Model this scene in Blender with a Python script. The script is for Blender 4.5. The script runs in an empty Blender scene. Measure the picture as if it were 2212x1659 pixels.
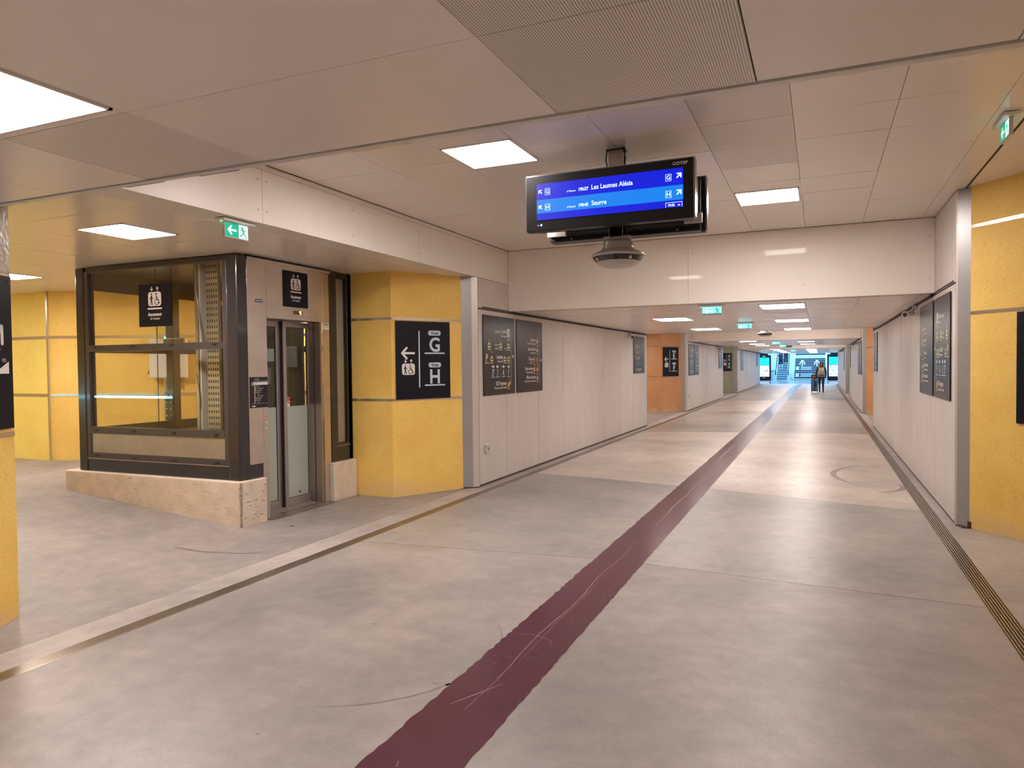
import bpy, bmesh, math, random
from mathutils import Vector, Matrix, Euler
random.seed(7)
S = bpy.context.scene
COL = S.collection
PI = math.pi
# ------------------------------------------------------------------ camera
cd = bpy.data.cameras.new('camera'); cam = bpy.data.objects.new('camera', cd); COL.objects.link(cam)
S.camera = cam
cd.sensor_width = 36.0; cd.lens = 1535.4 / 2212 * 36.0; cd.clip_start = 0.05; cd.clip_end = 300
yaw, pitch, roll = map(math.radians, (-23.448, -1.4555, -0.6136))
cyw, syw, cp, sp = math.cos(yaw), math.sin(yaw), math.cos(pitch), math.sin(pitch)
fw = Vector((syw*cp, cyw*cp, sp)); rt = Vector((cyw, -syw, 0)); up = rt.cross(fw)
r2 = math.cos(roll)*rt + math.sin(roll)*up; u2 = -math.sin(roll)*rt + math.cos(roll)*up
M = Matrix((r2, u2, -fw)).transposed().to_4x4(); M.translation = Vector((0, 0, 1.65))
cam.matrix_world = M
# ------------------------------------------------------------------ view, world
S.view_settings.view_transform = 'Standard'; S.view_settings.look = 'None'
S.view_settings.gamma = 1.0; S.view_settings.use_curve_mapping = False
S.view_settings.exposure = 0.36
S.cycles.max_bounces = 9; S.cycles.diffuse_bounces = 6; S.cycles.glossy_bounces = 5
S.cycles.transparent_max_bounces = 12; S.cycles.caustics_reflective = False; S.cycles.caustics_refractive = False
S.cycles.sample_clamp_indirect = 6.0
w = bpy.data.worlds.new('world'); S.world = w; w.use_nodes = True
bg = w.node_tree.nodes['Background']
bg.inputs[0].default_value = (0.30, 0.62, 1.0, 1); bg.inputs[1].default_value = 5.0
LAMP_L = 16.5                    # radiance of the light panels in the long low ceilings
LAMP_M = 36.0                    # panels of the near low ceiling
LAMP_H = 66.0                    # stronger panels in the high bays, side bays and behind the camera
LAMP_C = (1.0, 0.89, 0.83)
# ------------------------------------------------------------------ materials
def newmat(name):
    m = bpy.data.materials.new(name); m.use_nodes = True
    return m, m.node_tree.nodes, m.node_tree.links, m.node_tree.nodes['Principled BSDF']
def mat(name, col, rough=0.5, metal=0.0, noise=0.0, nscale=6.0, bump=0.0, bscale=60.0, coat=0.0, spec=0.5, detail=6.0,
        stretch=(1, 1, 1), rnoise=0.0, coatr=.08):
    m, n, l, b = newmat(name)
    b.inputs['Base Color'].default_value = (*col, 1); b.inputs['Roughness'].default_value = rough
    b.inputs['Metallic'].default_value = metal; b.inputs['Coat Weight'].default_value = coat
    b.inputs['Coat Roughness'].default_value = coatr
    b.inputs['Specular IOR Level'].default_value = spec
    tc = n.new('ShaderNodeTexCoord'); mp = n.new('ShaderNodeMapping'); l.new(tc.outputs['Object'], mp.inputs[0])
    mp.inputs['Scale'].default_value = stretch
    if noise > 0 or rnoise > 0:
        t = n.new('ShaderNodeTexNoise'); t.inputs['Scale'].default_value = nscale; t.inputs['Detail'].default_value = detail
        t.inputs['Roughness'].default_value = 0.6; l.new(mp.outputs[0], t.inputs[0])
        if noise > 0:
            cr = n.new('ShaderNodeValToRGB'); cr.color_ramp.elements[0].position = 0.3; cr.color_ramp.elements[1].position = 0.7
            cr.color_ramp.elements[0].color = (*[c*(1-noise) for c in col], 1)
            cr.color_ramp.elements[1].color = (*[min(1, c*(1+noise)) for c in col], 1)
            l.new(t.outputs[0], cr.inputs[0]); l.new(cr.outputs[0], b.inputs['Base Color'])
        if rnoise > 0:
            mr = n.new('ShaderNodeMapRange'); mr.inputs['From Min'].default_value = .3; mr.inputs['From Max'].default_value = .7
            mr.inputs['To Min'].default_value = max(.02, rough-rnoise); mr.inputs['To Max'].default_value = rough+rnoise
            l.new(t.outputs[0], mr.inputs[0]); l.new(mr.outputs[0], b.inputs['Roughness'])
    if bump > 0:
        t2 = n.new('ShaderNodeTexNoise'); t2.inputs['Scale'].default_value = bscale; t2.inputs['Detail'].default_value = 4
        l.new(mp.outputs[0], t2.inputs[0])
        bp = n.new('ShaderNodeBump'); bp.inputs['Strength'].default_value = bump; bp.inputs['Distance'].default_value = 0.01
        l.new(t2.outputs[0], bp.inputs['Height']); l.new(bp.outputs[0], b.inputs['Normal'])
    return m
def emat(name, col, strength):
    m, n, l, b = newmat(name)
    b.inputs['Base Color'].default_value = (0.02, 0.02, 0.02, 1)
    b.inputs['Specular IOR Level'].default_value = .15
    b.inputs['Emission Color'].default_value = (*col, 1); b.inputs['Emission Strength'].default_value = strength
    return m
def glass(name, tint=(0.9, 0.93, 0.9), gl=1.0, rough=0.0):
    m, n, l, b = newmat(name); n.remove(b)
    out = n['Material Output']; tr = n.new('ShaderNodeBsdfTransparent'); tr.inputs[0].default_value = (*tint, 1)
    g = n.new('ShaderNodeBsdfGlossy'); g.inputs['Roughness'].default_value = rough
    f = n.new('ShaderNodeLayerWeight'); f.inputs[0].default_value = .5      # Schlick reflectance, the same from both faces
    pw = n.new('ShaderNodeMath'); pw.operation = 'POWER'; pw.inputs[1].default_value = 5; l.new(f.outputs['Facing'], pw.inputs[0])
    mu = n.new('ShaderNodeMath'); mu.operation = 'MULTIPLY_ADD'; mu.inputs[1].default_value = .9*gl; mu.inputs[2].default_value = .05*gl
    mx = n.new('ShaderNodeMixShader'); l.new(pw.outputs[0], mu.inputs[0]); l.new(mu.outputs[0], mx.inputs[0])
    l.new(tr.outputs[0], mx.inputs[1]); l.new(g.outputs[0], mx.inputs[2]); l.new(mx.outputs[0], out.inputs[0])
    return m
def concrete(name, col, rough=0.45, seed=0.0, stretch=(1, 1, 1)):
    """polished slab: large cloudy patches, small dark flecks, fine pores"""
    m, n, l, b = newmat(name)
    tc = n.new('ShaderNodeTexCoord'); mp = n.new('ShaderNodeMapping'); l.new(tc.outputs['Object'], mp.inputs[0])
    mp.inputs['Location'].default_value = (seed, seed*1.7, 0); mp.inputs['Scale'].default_value = stretch
    def nz(sc, det, r=.6):
        t = n.new('ShaderNodeTexNoise'); t.inputs['Scale'].default_value = sc; t.inputs['Detail'].default_value = det
        t.inputs['Roughness'].default_value = r; l.new(mp.outputs[0], t.inputs[0]); return t
    a = nz(0.9, 8, .65); c = nz(7, 6); f = nz(55, 4); g = nz(150, 2)
    def ramp(src, p0, p1, c0, c1):
        r = n.new('ShaderNodeValToRGB'); e = r.color_ramp.elements
        e[0].position, e[1].position = p0, p1; e[0].color = (*c0, 1); e[1].color = (*c1, 1); l.new(src.outputs[0], r.inputs[0]); return r
    def mul(x, y):
        q = n.new('ShaderNodeMix'); q.data_type = 'RGBA'; q.blend_type = 'MULTIPLY'; q.inputs[0].default_value = 1
        l.new(x, q.inputs[6]); l.new(y, q.inputs[7]); return q.outputs[2]
    k = lambda v: tuple(x*v for x in col)
    r1 = ramp(a, .34, .66, (k(.73)[0]*.96, k(.73)[1]*.99, k(.73)[2]*1.02), k(1.08))
    r2_ = ramp(c, .35, .65, (.88,)*3, (1.06,)*3)
    r3 = ramp(f, .30, .40, (.74, .72, .70), (1, 1, 1))
    r4 = ramp(g, .3, .7, (.86,)*3, (1.13,)*3)
    x = mul(mul(mul(r1.outputs[0], r2_.outputs[0]), r3.outputs[0]), r4.outputs[0])
    l.new(x, b.inputs['Base Color'])
    b.inputs['Roughness'].default_value = rough
    bp = n.new('ShaderNodeBump'); bp.inputs['Strength'].default_value = .12; bp.inputs['Distance'].default_value = .004
    l.new(c.outputs[0], bp.inputs['Height']); l.new(bp.outputs[0], b.inputs['Normal'])
    return m
def stucco(name, col, col2, dirt=(0.55, 0.42, 0.27)):
    """painted plaster: cloudy paint, worm-like trowel marks, splash dirt in a ragged strip above the floor"""
    m, n, l, b = newmat(name); b.inputs['Roughness'].default_value = .62
    tc = n.new('ShaderNodeTexCoord')
    t = n.new('ShaderNodeTexNoise'); t.inputs['Scale'].default_value = 2.2; t.inputs['Detail'].default_value = 8; l.new(tc.outputs['Object'], t.inputs[0])
    r = n.new('ShaderNodeValToRGB'); e = r.color_ramp.elements; e[0].position, e[1].position = .33, .68
    e[0].color = (*col2, 1); e[1].color = (*col, 1); l.new(t.outputs[0], r.inputs[0])
    t2 = n.new('ShaderNodeTexNoise'); t2.inputs['Scale'].default_value = 34; t2.inputs['Detail'].default_value = 5; t2.inputs['Distortion'].default_value = 1.8
    l.new(tc.outputs['Object'], t2.inputs[0])
    r2_ = n.new('ShaderNodeValToRGB'); e = r2_.color_ramp.elements; e[0].position, e[1].position = .33, .47
    e[0].color = (.87, .84, .76, 1); e[1].color = (1, 1, 1, 1); l.new(t2.outputs[0], r2_.inputs[0])
    q = n.new('ShaderNodeMix'); q.data_type = 'RGBA'; q.blend_type = 'MULTIPLY'; q.inputs[0].default_value = 1
    l.new(r.outputs[0], q.inputs[6]); l.new(r2_.outputs[0], q.inputs[7])
    sx = n.new('ShaderNodeSeparateXYZ'); l.new(tc.outputs['Object'], sx.inputs[0])
    ad = n.new('ShaderNodeMath'); ad.operation = 'MULTIPLY_ADD'; ad.inputs[1].default_value = -1.3; ad.inputs[2].default_value = .42
    l.new(sx.outputs[2], ad.inputs[0])
    ad2 = n.new('ShaderNodeMath'); ad2.operation = 'ADD'; l.new(ad.outputs[0], ad2.inputs[0]); l.new(t.outputs[0], ad2.inputs[1])
    mr = n.new('ShaderNodeMapRange'); mr.inputs['From Min'].default_value = .6; mr.inputs['From Max'].default_value = .95; mr.inputs['To Max'].default_value = .5
    l.new(ad2.outputs[0], mr.inputs[0])
    q2 = n.new('ShaderNodeMix'); q2.data_type = 'RGBA'; l.new(mr.outputs[0], q2.inputs[0]); l.new(q.outputs[2], q2.inputs[6]); q2.inputs[7].default_value = (*dirt, 1)
    l.new(q2.outputs[2], b.inputs['Base Color'])
    bp = n.new('ShaderNodeBump'); bp.inputs['Strength'].default_value = .45; bp.inputs['Distance'].default_value = .006
    l.new(t2.outputs[0], bp.inputs['Height']); l.new(bp.outputs[0], b.inputs['Normal'])
    return m
def perforated(name, col, pitch, hole=.62):
    """metal ceiling tile with rows of small dark holes"""
    m, n, l, b = newmat(name); b.inputs['Roughness'].default_value = .3
    tc = n.new('ShaderNodeTexCoord'); sx = n.new('ShaderNodeSeparateXYZ'); l.new(tc.outputs['Object'], sx.inputs[0])
    def saw(i, p):
        a = n.new('ShaderNodeMath'); a.operation = 'MULTIPLY'; a.inputs[1].default_value = 2*PI/p; l.new(sx.outputs[i], a.inputs[0])
        s = n.new('ShaderNodeMath'); s.operation = 'SINE'; l.new(a.outputs[0], s.inputs[0]); return s
    a, c = saw(0, pitch), saw(1, pitch*.62)
    k = n.new('ShaderNodeMath'); k.operation = 'MULTIPLY_ADD'; k.inputs[1].default_value = .45; l.new(c.outputs[0], k.inputs[0]); l.new(a.outputs[0], k.inputs[2])
    mr = n.new('ShaderNodeMapRange'); mr.inputs['From Min'].default_value = hole-.25; mr.inputs['From Max'].default_value = hole+.1
    l.new(k.outputs[0], mr.inputs[0])
    q = n.new('ShaderNodeMix'); q.data_type = 'RGBA'; l.new(mr.outputs[0], q.inputs[0]); q.inputs[6].default_value = (*col, 1); q.inputs[7].default_value = (.26, .22, .19, 1)
    l.new(q.outputs[2], b.inputs['Base Color'])
    return m
MT = dict(
    ceil=mat('ceiling_panel_white', (.87, .805, .755), .25, bump=.012, bscale=2.5),
    perf=perforated('ceiling_perforated', (.84, .775, .725), .0072, .55), perf2=perforated('ceiling_perforated_fine', (.82, .755, .705), .0072, .8),
    beam=mat('beam_panel_cream', (.85, .795, .74), .55, noise=.015, nscale=1.5, coat=.10, spec=.15, coatr=.03),
    beam2=mat('side_beam_panel', (.82, .77, .715), .34, noise=.02, nscale=1.5),
    dark=mat('shadow_gap_black', (.012, .011, .012), .6), trim=mat('trim_steel', (.60, .54, .49), .22, .8),
    lampframe=mat('lamp_frame_white', (.7, .66, .62), .35),
    panel=mat('grey_cladding', (.60, .56, .52), .38, noise=.055, nscale=3.5, bump=.06, bscale=120, stretch=(1, 1, .35)),
    panelgap=mat('cladding_gap', (.09, .07, .06), .8), screw=mat('screw_head', (.18, .16, .15), .4, .6),
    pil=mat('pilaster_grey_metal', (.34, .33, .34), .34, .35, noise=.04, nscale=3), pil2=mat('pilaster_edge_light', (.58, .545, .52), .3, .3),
    yel=stucco('yellow_stucco', (.88, .61, .16), (.81, .53, .12)), yel2=stucco('bright_yellow_stucco', (.90, .72, .17), (.85, .64, .13)),
    brownpl=mat('brown_plaster', (.36, .29, .21), .5, noise=.3, nscale=9, bump=.8, bscale=22),  # rough brown plaster, used above the upper band of the near left wall
    org=stucco('orange_stucco', (.54, .285, .135), (.48, .235, .10)), grn=stucco('green_grey_stucco', (.26, .27, .19), (.22, .23, .165), (.3, .28, .22)),
    steel=mat('brushed_steel', (.64, .565, .51), .27, .9, noise=.07, nscale=5, detail=2),
    steel_d=mat('brushed_steel_dark', (.42, .35, .30), .3, .9, noise=.05, nscale=2.5, detail=3), carlamp=emat('lift_car_lamp', (1, .93, .85), 5),
    alu=mat('door_aluminium', (.42, .385, .38), .33, .75), anth=mat('anthracite_paint', (.026, .025, .030), .26, .1, coat=.4),
    anth2=mat('anthracite_paint_soft', (.055, .052, .056), .3, .1, coat=.25), zinc=mat('zinc_infill', (.42, .40, .385), .3, .75, noise=.1, nscale=5),
    plinth=mat('plinth_concrete', (.66, .56, .46), .7, noise=.13, nscale=5, bump=.35, bscale=30),
    plinth2=mat('plinth_chipped_edge', (.33, .28, .23), .85, noise=.4, nscale=40, bump=1, bscale=80),
    crack=mat('scuff_marks', (.27, .21, .16), .8), glass=glass('shaft_glass', (.93, .93, .90)), dglass=glass('door_glass', (.88, .91, .87)),
    blind=mat('window_blind', (.50, .46, .38), .5, noise=.12, nscale=1.2), frost=mat('frosted_glass', (.42, .47, .43), .35, noise=.05, nscale=3),
    black=mat('sign_black', (.006, .006, .014), .45, spec=.22), blackg=mat('sign_black_satin', (.014, .011, .017), .30, spec=.38),
    white=mat('print_white', (.80, .79, .78), .4), pale=mat('print_pale_blue', (.55, .66, .74), .4), yprint=mat('print_yellow_green', (.72, .72, .25), .4),
    oprint=mat('print_orange', (.80, .45, .10), .4), magenta=mat('print_magenta', (.35, .02, .16), .4), red=mat('print_red', (.6, .05, .04), .4),
    bluep=mat('print_blue', (.03, .05, .16), .4), case=mat('case_black', (.010, .010, .013), .42, spec=.3), caseside=mat('case_side_grey', (.30, .29, .30), .2, .7),
    plastic=mat('plastic_light_grey', (.55, .54, .53), .35), plasticw=mat('plastic_white', (.75, .73, .70), .35), smoke=mat('smoked_dome', (.015, .012, .015), .06, coat=.6),
    cable=mat('cable_black', (.01, .01, .01), .4), rail=mat('perforated_rail', (.62, .60, .56), .3, .7), hole=mat('slot_dark', (.05, .05, .05), .7),
    brown=mat('shaft_brown_sheet', (.17, .12, .085), .3, .6), carwall=mat('lift_car_wall', (.20, .155, .115), .3, .6), rust=mat('rust', (.10, .045, .02), .85, noise=.5, nscale=30),
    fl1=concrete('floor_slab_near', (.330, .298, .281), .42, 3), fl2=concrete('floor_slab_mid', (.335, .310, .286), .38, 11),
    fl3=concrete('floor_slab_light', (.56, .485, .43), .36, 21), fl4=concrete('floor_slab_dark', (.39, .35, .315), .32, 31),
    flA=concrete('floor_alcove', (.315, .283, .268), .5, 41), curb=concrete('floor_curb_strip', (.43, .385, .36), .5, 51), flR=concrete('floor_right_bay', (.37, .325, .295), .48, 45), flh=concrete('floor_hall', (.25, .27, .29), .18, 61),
    grate=mat('drain_steel', (.46, .39, .33), .3, .85), stripe=mat('burgundy_paint', (.088, .027, .046), .20, noise=.06, nscale=5, bump=.06, bscale=14, detail=2),
    scuff=mat('stripe_scuff', (.25, .14, .155), .4), stain=mat('floor_stain', (.235, .20, .175), .4, noise=.2, nscale=12), lamp=emat('lamp_diffuser', LAMP_C, LAMP_L), lampmid=emat('lamp_diffuser_near', LAMP_C, LAMP_M), lamphi=emat('lamp_diffuser_high_bay', LAMP_C, LAMP_H),
    ex_g=emat('exit_green', (.0, .46, .27), .85), ex_w=emat('exit_white', (.72, 1.0, .9), 1.0), ex_c=emat('exit_cyan_white', (.22, .80, .95), 1.5), led_g=emat('led_green', (.05, 1, .25), 8),
    led=emat('cool_led_strip', (.35, .80, 1.0), 16), sc_b=emat('screen_deep_blue', (.0015, .012, .72), .80), sc_l=emat('screen_sky_blue', (.005, .23, .88), .80),
    sc_w=emat('screen_white', (.75, .95, 1.0), 1.0), led_r=emat('led_red', (1, .1, .2), 2), led_b=emat('led_blue', (.1, .4, 1), 5), seg=emat('floor_number_yellow', (1, .8, .1), 2.2),
    ad_c=emat('poster_cyan', (.01, .72, 1.0), 1.3), ad_w=emat('poster_pale', (.72, .88, 1.0), 1.2), ad_d=emat('poster_teal', (.05, .35, .60), .8), ad_g=emat('poster_green', (.3, .6, .4), .8), ad_p=emat('poster_pink', (1, .6, .8), 2),
    stairdark=mat('stair_riser_dark', (.012, .014, .035), .4), stairlight=mat('stair_nosing', (.62, .68, .70), .4), beige=mat('stair_beige', (.55, .58, .45), .5),
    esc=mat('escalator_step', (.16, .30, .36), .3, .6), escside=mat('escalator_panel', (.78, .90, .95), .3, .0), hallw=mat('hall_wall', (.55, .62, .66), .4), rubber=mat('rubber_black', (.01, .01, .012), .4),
    skin=mat('skin', (.55, .32, .22), .5), coat=mat('coat_black', (.010, .009, .011), .7), jeans=mat('jeans_navy', (.018, .022, .045), .75), shoe=mat('shoe_brown', (.05, .014, .012), .5),
    hair=mat('hair_auburn', (.10, .032, .016), .45, noise=.4, nscale=30), pack=mat('backpack_beige', (.40, .30, .22), .8, noise=.1, nscale=20), packp=mat('backpack_pocket', (.27, .20, .15), .8),
    suit=mat('suitcase_blue', (.02, .12, .22), .35), suitd=mat('suitcase_navy', (.01, .012, .05), .4), bagred=mat('bag_red', (.30, .05, .03), .6), bag=mat('bag_black', (.012, .009, .01), .7), paleskin=mat('pale_trousers', (.55, .60, .60), .6),
)
# ------------------------------------------------------------------ mesh helper
class MB:
    def __init__(s): s.v = []; s.f = []; s.m = []; s.mats = []; s.sm = []; s.cuts = []
    def cut(s): s.cuts.append((len(s.v), len(s.f))); return s
    def mi(s, m):
        m = MT[m] if isinstance(m, str) else m
        if m not in s.mats: s.mats.append(m)
        return s.mats.index(m)
    def poly(s, pts, m, smooth=False):
        b = len(s.v); s.v += [tuple(p) for p in pts]; s.f.append(tuple(range(b, b+len(pts)))); s.m.append(s.mi(m)); s.sm.append(smooth); return s
    def box(s, x0, y0, z0, x1, y1, z1, m):
        if x0 > x1: x0, x1 = x1, x0
        if y0 > y1: y0, y1 = y1, y0
        if z0 > z1: z0, z1 = z1, z0
        b = len(s.v); s.v += [(x0,y0,z0),(x1,y0,z0),(x1,y1,z0),(x0,y1,z0),(x0,y0,z1),(x1,y0,z1),(x1,y1,z1),(x0,y1,z1)]
        k = s.mi(m)
        for f in ((0,3,2,1),(4,5,6,7),(0,1,5,4),(1,2,6,5),(2,3,7,6),(3,0,4,7)):
            s.f.append(tuple(b+i for i in f)); s.m.append(k); s.sm.append(False)
        return s
    def prism(s, pts, z0, z1, m, mside=None, caps=True):
        """polygon in XY (counter-clockwise) extruded in z; z0/z1 numbers; mside: one material per side or None"""
        n = len(pts); b = len(s.v)
        s.v += [(p[0], p[1], z0) for p in pts] + [(p[0], p[1], z1) for p in pts]
        for i in range(n):
            j = (i+1) % n
            s.f.append((b+i, b+j, b+n+j, b+n+i)); s.m.append(s.mi(mside[i] if mside else m)); s.sm.append(False)
        if caps:
            s.f.append(tuple(b+i for i in reversed(range(n)))); s.m.append(s.mi(m)); s.sm.append(False)
            s.f.append(tuple(b+n+i for i in range(n))); s.m.append(s.mi(m)); s.sm.append(False)
        return s
    def tube(s, p0, p1, r, m, n=10, r1=None, caps=True):
        p0, p1 = Vector(p0), Vector(p1); d = (p1-p0).normalized(); r1 = r if r1 is None else r1
        a = d.orthogonal().normalized(); c = d.cross(a); b = len(s.v)
        for p, rr in ((p0, r), (p1, r1)):
            for i in range(n):
                t = 2*PI*i/n; s.v.append(tuple(p + a*math.cos(t)*rr + c*math.sin(t)*rr))
        k = s.mi(m)
        for i in range(n):
            j = (i+1) % n; s.f.append((b+i, b+j, b+n+j, b+n+i)); s.m.append(k); s.sm.append(True)
        if caps:
            s.f.append(tuple(b+i for i in reversed(range(n)))); s.m.append(k); s.sm.append(False)
            s.f.append(tuple(b+n+i for i in range(n))); s.m.append(k); s.sm.append(False)
        return s
    def path(s, pts, r, m, n=8):
        for a, c in zip(pts, pts[1:]): s.tube(a, c, r, m, n)
        return s
    def lathe(s, prof, m, cx=0, cy=0, n=32):
        """prof: (radius, z[, mat])"""
        b = len(s.v)
        for p in prof:
            for i in range(n): t = 2*PI*i/n; s.v.append((cx+p[0]*math.cos(t), cy+p[0]*math.sin(t), p[1]))
        for k in range(len(prof)-1):
            mm = s.mi(prof[k][2] if len(prof[k]) > 2 else m)
            for i in range(n):
                j = (i+1) % n; s.f.append((b+k*n+i, b+(k+1)*n+i, b+(k+1)*n+j, b+k*n+j)); s.m.append(mm); s.sm.append(True)
        return s
    # ---- flat drawing on a sign face: u right, v up, plane y=-off facing -y
    def pg(s, pts, m, off): return s.poly([(u, -off, v) for u, v in pts], m)
    def rr(s, u0, v0, u1, v1, r, m, off, n=5):
        pts = []
        for cx, cy, a in ((u1-r, v0+r, -90), (u1-r, v1-r, 0), (u0+r, v1-r, 90), (u0+r, v0+r, 180)):
            for i in range(n+1): t = math.radians(a+90*i/n); pts.append((cx+r*math.cos(t), cy+r*math.sin(t)))
        return s.pg(pts, m, off)
    def disc(s, u, v, r, m, off, n=16): return s.pg([(u+r*math.cos(2*PI*i/n), v+r*math.sin(2*PI*i/n)) for i in range(n)], m, off)
    def ln(s, a, b, wd, m, off):
        d = Vector((b[0]-a[0], b[1]-a[1])); L = d.length or 1e-6; d /= L; nx, ny = -d.y, d.x; r = wd/2; pts = []
        base = math.atan2(ny, nx)
        for i in range(7): t = base + PI*i/6; pts.append((a[0]+r*math.cos(t), a[1]+r*math.sin(t)))
        for i in range(7): t = base + PI + PI*i/6; pts.append((b[0]+r*math.cos(t), b[1]+r*math.sin(t)))
        return s.pg(pts, m, off)
    def pl(s, pts, wd, m, off):
        for a, b in zip(pts, pts[1:]): s.ln(a, b, wd, m, off)
        return s
    def text(s, txt, u, v, size, m, off, align='LEFT', sx=1.0, bold=0.0):
        me = text_mesh(txt, size, bold); xs = [q.co.x for q in me.vertices]
        if not xs: return s
        w0, w1 = min(xs), max(xs); W = (w1-w0)*sx
        du = u if align == 'LEFT' else (u-W if align == 'RIGHT' else u-W/2)
        b = len(s.v); s.v += [(du+(q.co.x-w0)*sx, -off-0.0006, v+q.co.y) for q in me.vertices]; k = s.mi(m)
        for p in me.polygons: s.f.append(tuple(b+i for i in p.vertices)); s.m.append(k); s.sm.append(False)
        return s
    def pieces(s, name, root=None, bevel=0.0, world=False):
        """one object per piece; a piece starts at every cut()"""
        cs = [c for c in s.cuts] + [(len(s.v), len(s.f))]; out = []
        if cs[0] != (0, 0): cs = [(0, 0)] + cs
        for (v0, f0), (v1, f1) in zip(cs, cs[1:]):
            if f1 == f0: continue
            q = MB(); q.v = s.v[v0:v1]; q.f = [tuple(i-v0 for i in fc) for fc in s.f[f0:f1]]; q.sm = s.sm[f0:f1]; q.m = [q.mi(s.mats[i]) for i in s.m[f0:f1]]
            out.append(q.build(name, root, bevel, world))
        return out
    def build(s, name, root=None, bevel=0.0, world=False, smooth=False):
        me = bpy.data.meshes.new(name); me.from_pydata(s.v, [], s.f)
        for m in s.mats: me.materials.append(m)
        me.polygons.foreach_set('material_index', s.m); me.polygons.foreach_set('use_smooth', [smooth or q for q in s.sm]); me.update()
        o = bpy.data.objects.new(name, me); COL.objects.link(o)
        if root is not None:
            o.parent = root
            if world: me.transform(root_world(root).inverted())
        if bevel > 0:
            b = o.modifiers.new('bevel', 'BEVEL'); b.width = bevel; b.segments = 2; b.limit_method = 'ANGLE'; b.angle_limit = .7
        return o
def root_world(r):
    m = Matrix.Translation(r.location) @ Euler(r.rotation_euler).to_matrix().to_4x4()
    return root_world(r.parent) @ m if r.parent else m
_tc = {}
def text_mesh(txt, size, bold):
    k = (txt, size, bold)
    if k not in _tc:
        c = bpy.data.curves.new('t', 'FONT'); c.body = txt; c.size = size; c.offset = bold; c.resolution_u = 3
        o = bpy.data.objects.new('t', c); me = bpy.data.meshes.new_from_object(o); bpy.data.objects.remove(o); bpy.data.curves.remove(c); _tc[k] = me
    return _tc[k]
def thing(name, label, cat, loc=(0, 0, 0), rz=0.0, group=None):
    o = bpy.data.objects.new(name, None); COL.objects.link(o); o.location = loc; o.rotation_euler = (0, 0, rz); o.empty_display_size = .1
    return tag(o, label, cat, group)
def tag(o, label, cat, group=None):
    o['label'] = label; o['category'] = cat
    if group: o['group'] = group
    return o
def struct(name, mb, bevel=0.0):
    o = mb.build(name, bevel=bevel); o['kind'] = 'structure'; return o
def dup(root, loc, label, rz=None):
    r = root.copy(); COL.objects.link(r); r.location = loc; r['label'] = label
    if rz is not None: r.rotation_euler = (0, 0, rz)
    for ch in list(root.children):
        c = ch.copy(); COL.objects.link(c); c.parent = r
        for g in ch.children: d = g.copy(); COL.objects.link(d); d.parent = c
    return r
# ================================================================== SHELL
XL, XR, XD0, XD1, XE0, XE1 = -4.25, 1.24, -4.12, -4.0, 1.02, 1.15
ZL, ZU, ZA = 2.46, 3.35, 2.86
YB = -9.0
# ---- floor: slabs of the concourse between the drains, kerb strips, side floors and ramps
f = MB()
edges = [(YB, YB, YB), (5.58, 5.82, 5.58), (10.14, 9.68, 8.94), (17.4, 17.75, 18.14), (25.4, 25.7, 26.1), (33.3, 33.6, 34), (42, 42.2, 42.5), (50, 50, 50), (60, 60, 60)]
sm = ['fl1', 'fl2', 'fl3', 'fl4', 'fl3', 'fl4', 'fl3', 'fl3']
XM = -1.55; g = .004
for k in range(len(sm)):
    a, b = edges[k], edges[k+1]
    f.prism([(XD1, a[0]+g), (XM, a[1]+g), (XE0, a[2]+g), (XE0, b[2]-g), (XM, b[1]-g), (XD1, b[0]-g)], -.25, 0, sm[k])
f.box(XD0, YB, -.3, XD1, 60, -.07, 'dark').box(XE0, YB, -.3, XE1, 60, -.07, 'dark')
f.box(-4.388, YB, -.25, XD0, 60, 0, 'curb').box(XE1, YB, -.25, 1.323, 8.25, 0, 'flR').box(XE1, 8.25, -.25, 1.32, 60, 0, 'curb')
f.box(-5.50, YB, -.25, -4.394, 60, -.0015, 'flA').box(1.323, YB, -.25, 9.5, 8.25, 0, 'flR').box(1.324, 8.25, -.25, 9.5, 60, -.0015, 'flA')
f.box(-16.2, 10.5, -.25, -5.5, 60, -.002, 'flA')
# ramp beside the lift shaft
f.prism([(-16.2, 0), (-5.5, 0), (-5.5, 1), (-16.2, 1)], -.01, -.009, 'dark')
b0 = len(f.v)
for (xa, za, xb, zb) in ((-5.5, -.0015, -8.55, .272), (-8.55, .272, -16.2, .30)):
    f.poly([(xa, 2.6, za), (xa, 10.5, za), (xb, 10.5, zb), (xb, 2.6, zb)], 'flA')
f.box(-9.5, 60, -.25, 8, 75, -.001, 'flh')
struct('floor', f)
# ---- ceilings (individual tiles with hairline joints)
def tiles(mb, xs, ys, z, pick, t=.03, gap=.0018, jit=.0012):
    for i in range(len(xs)-1):
        for j in range(len(ys)-1):
            m = pick(i, j)
            if m is None: continue
            x0, x1, y0, y1 = xs[i]+gap, xs[i+1]-gap, ys[j]+gap, ys[j+1]-gap
            q = [z+random.uniform(-jit, jit) for _ in range(4)]
            b = len(mb.v); mb.v += [(x0,y0,q[0]),(x1,y0,q[1]),(x1,y1,q[2]),(x0,y1,q[3]),(x0,y0,z+t),(x1,y0,z+t),(x1,y1,z+t),(x0,y1,z+t)]
            k = mb.mi(m)
            for fc in ((0,3,2,1),(0,1,5,4),(1,2,6,5),(2,3,7,6),(3,0,4,7)): mb.f.append(tuple(b+i_ for i_ in fc)); mb.m.append(k); mb.sm.append(False)
def fr(a, b, st):
    o = [a]
    while o[-1]+st < b-.15: o.append(o[-1]+st)
    return o+[b]
LXS = [XL, -3.36, -2.76, -2.10, -1.46, -.80, -.185, .46, 1.10, XR]
lampsL = {}   # (section) lamp spots
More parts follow.
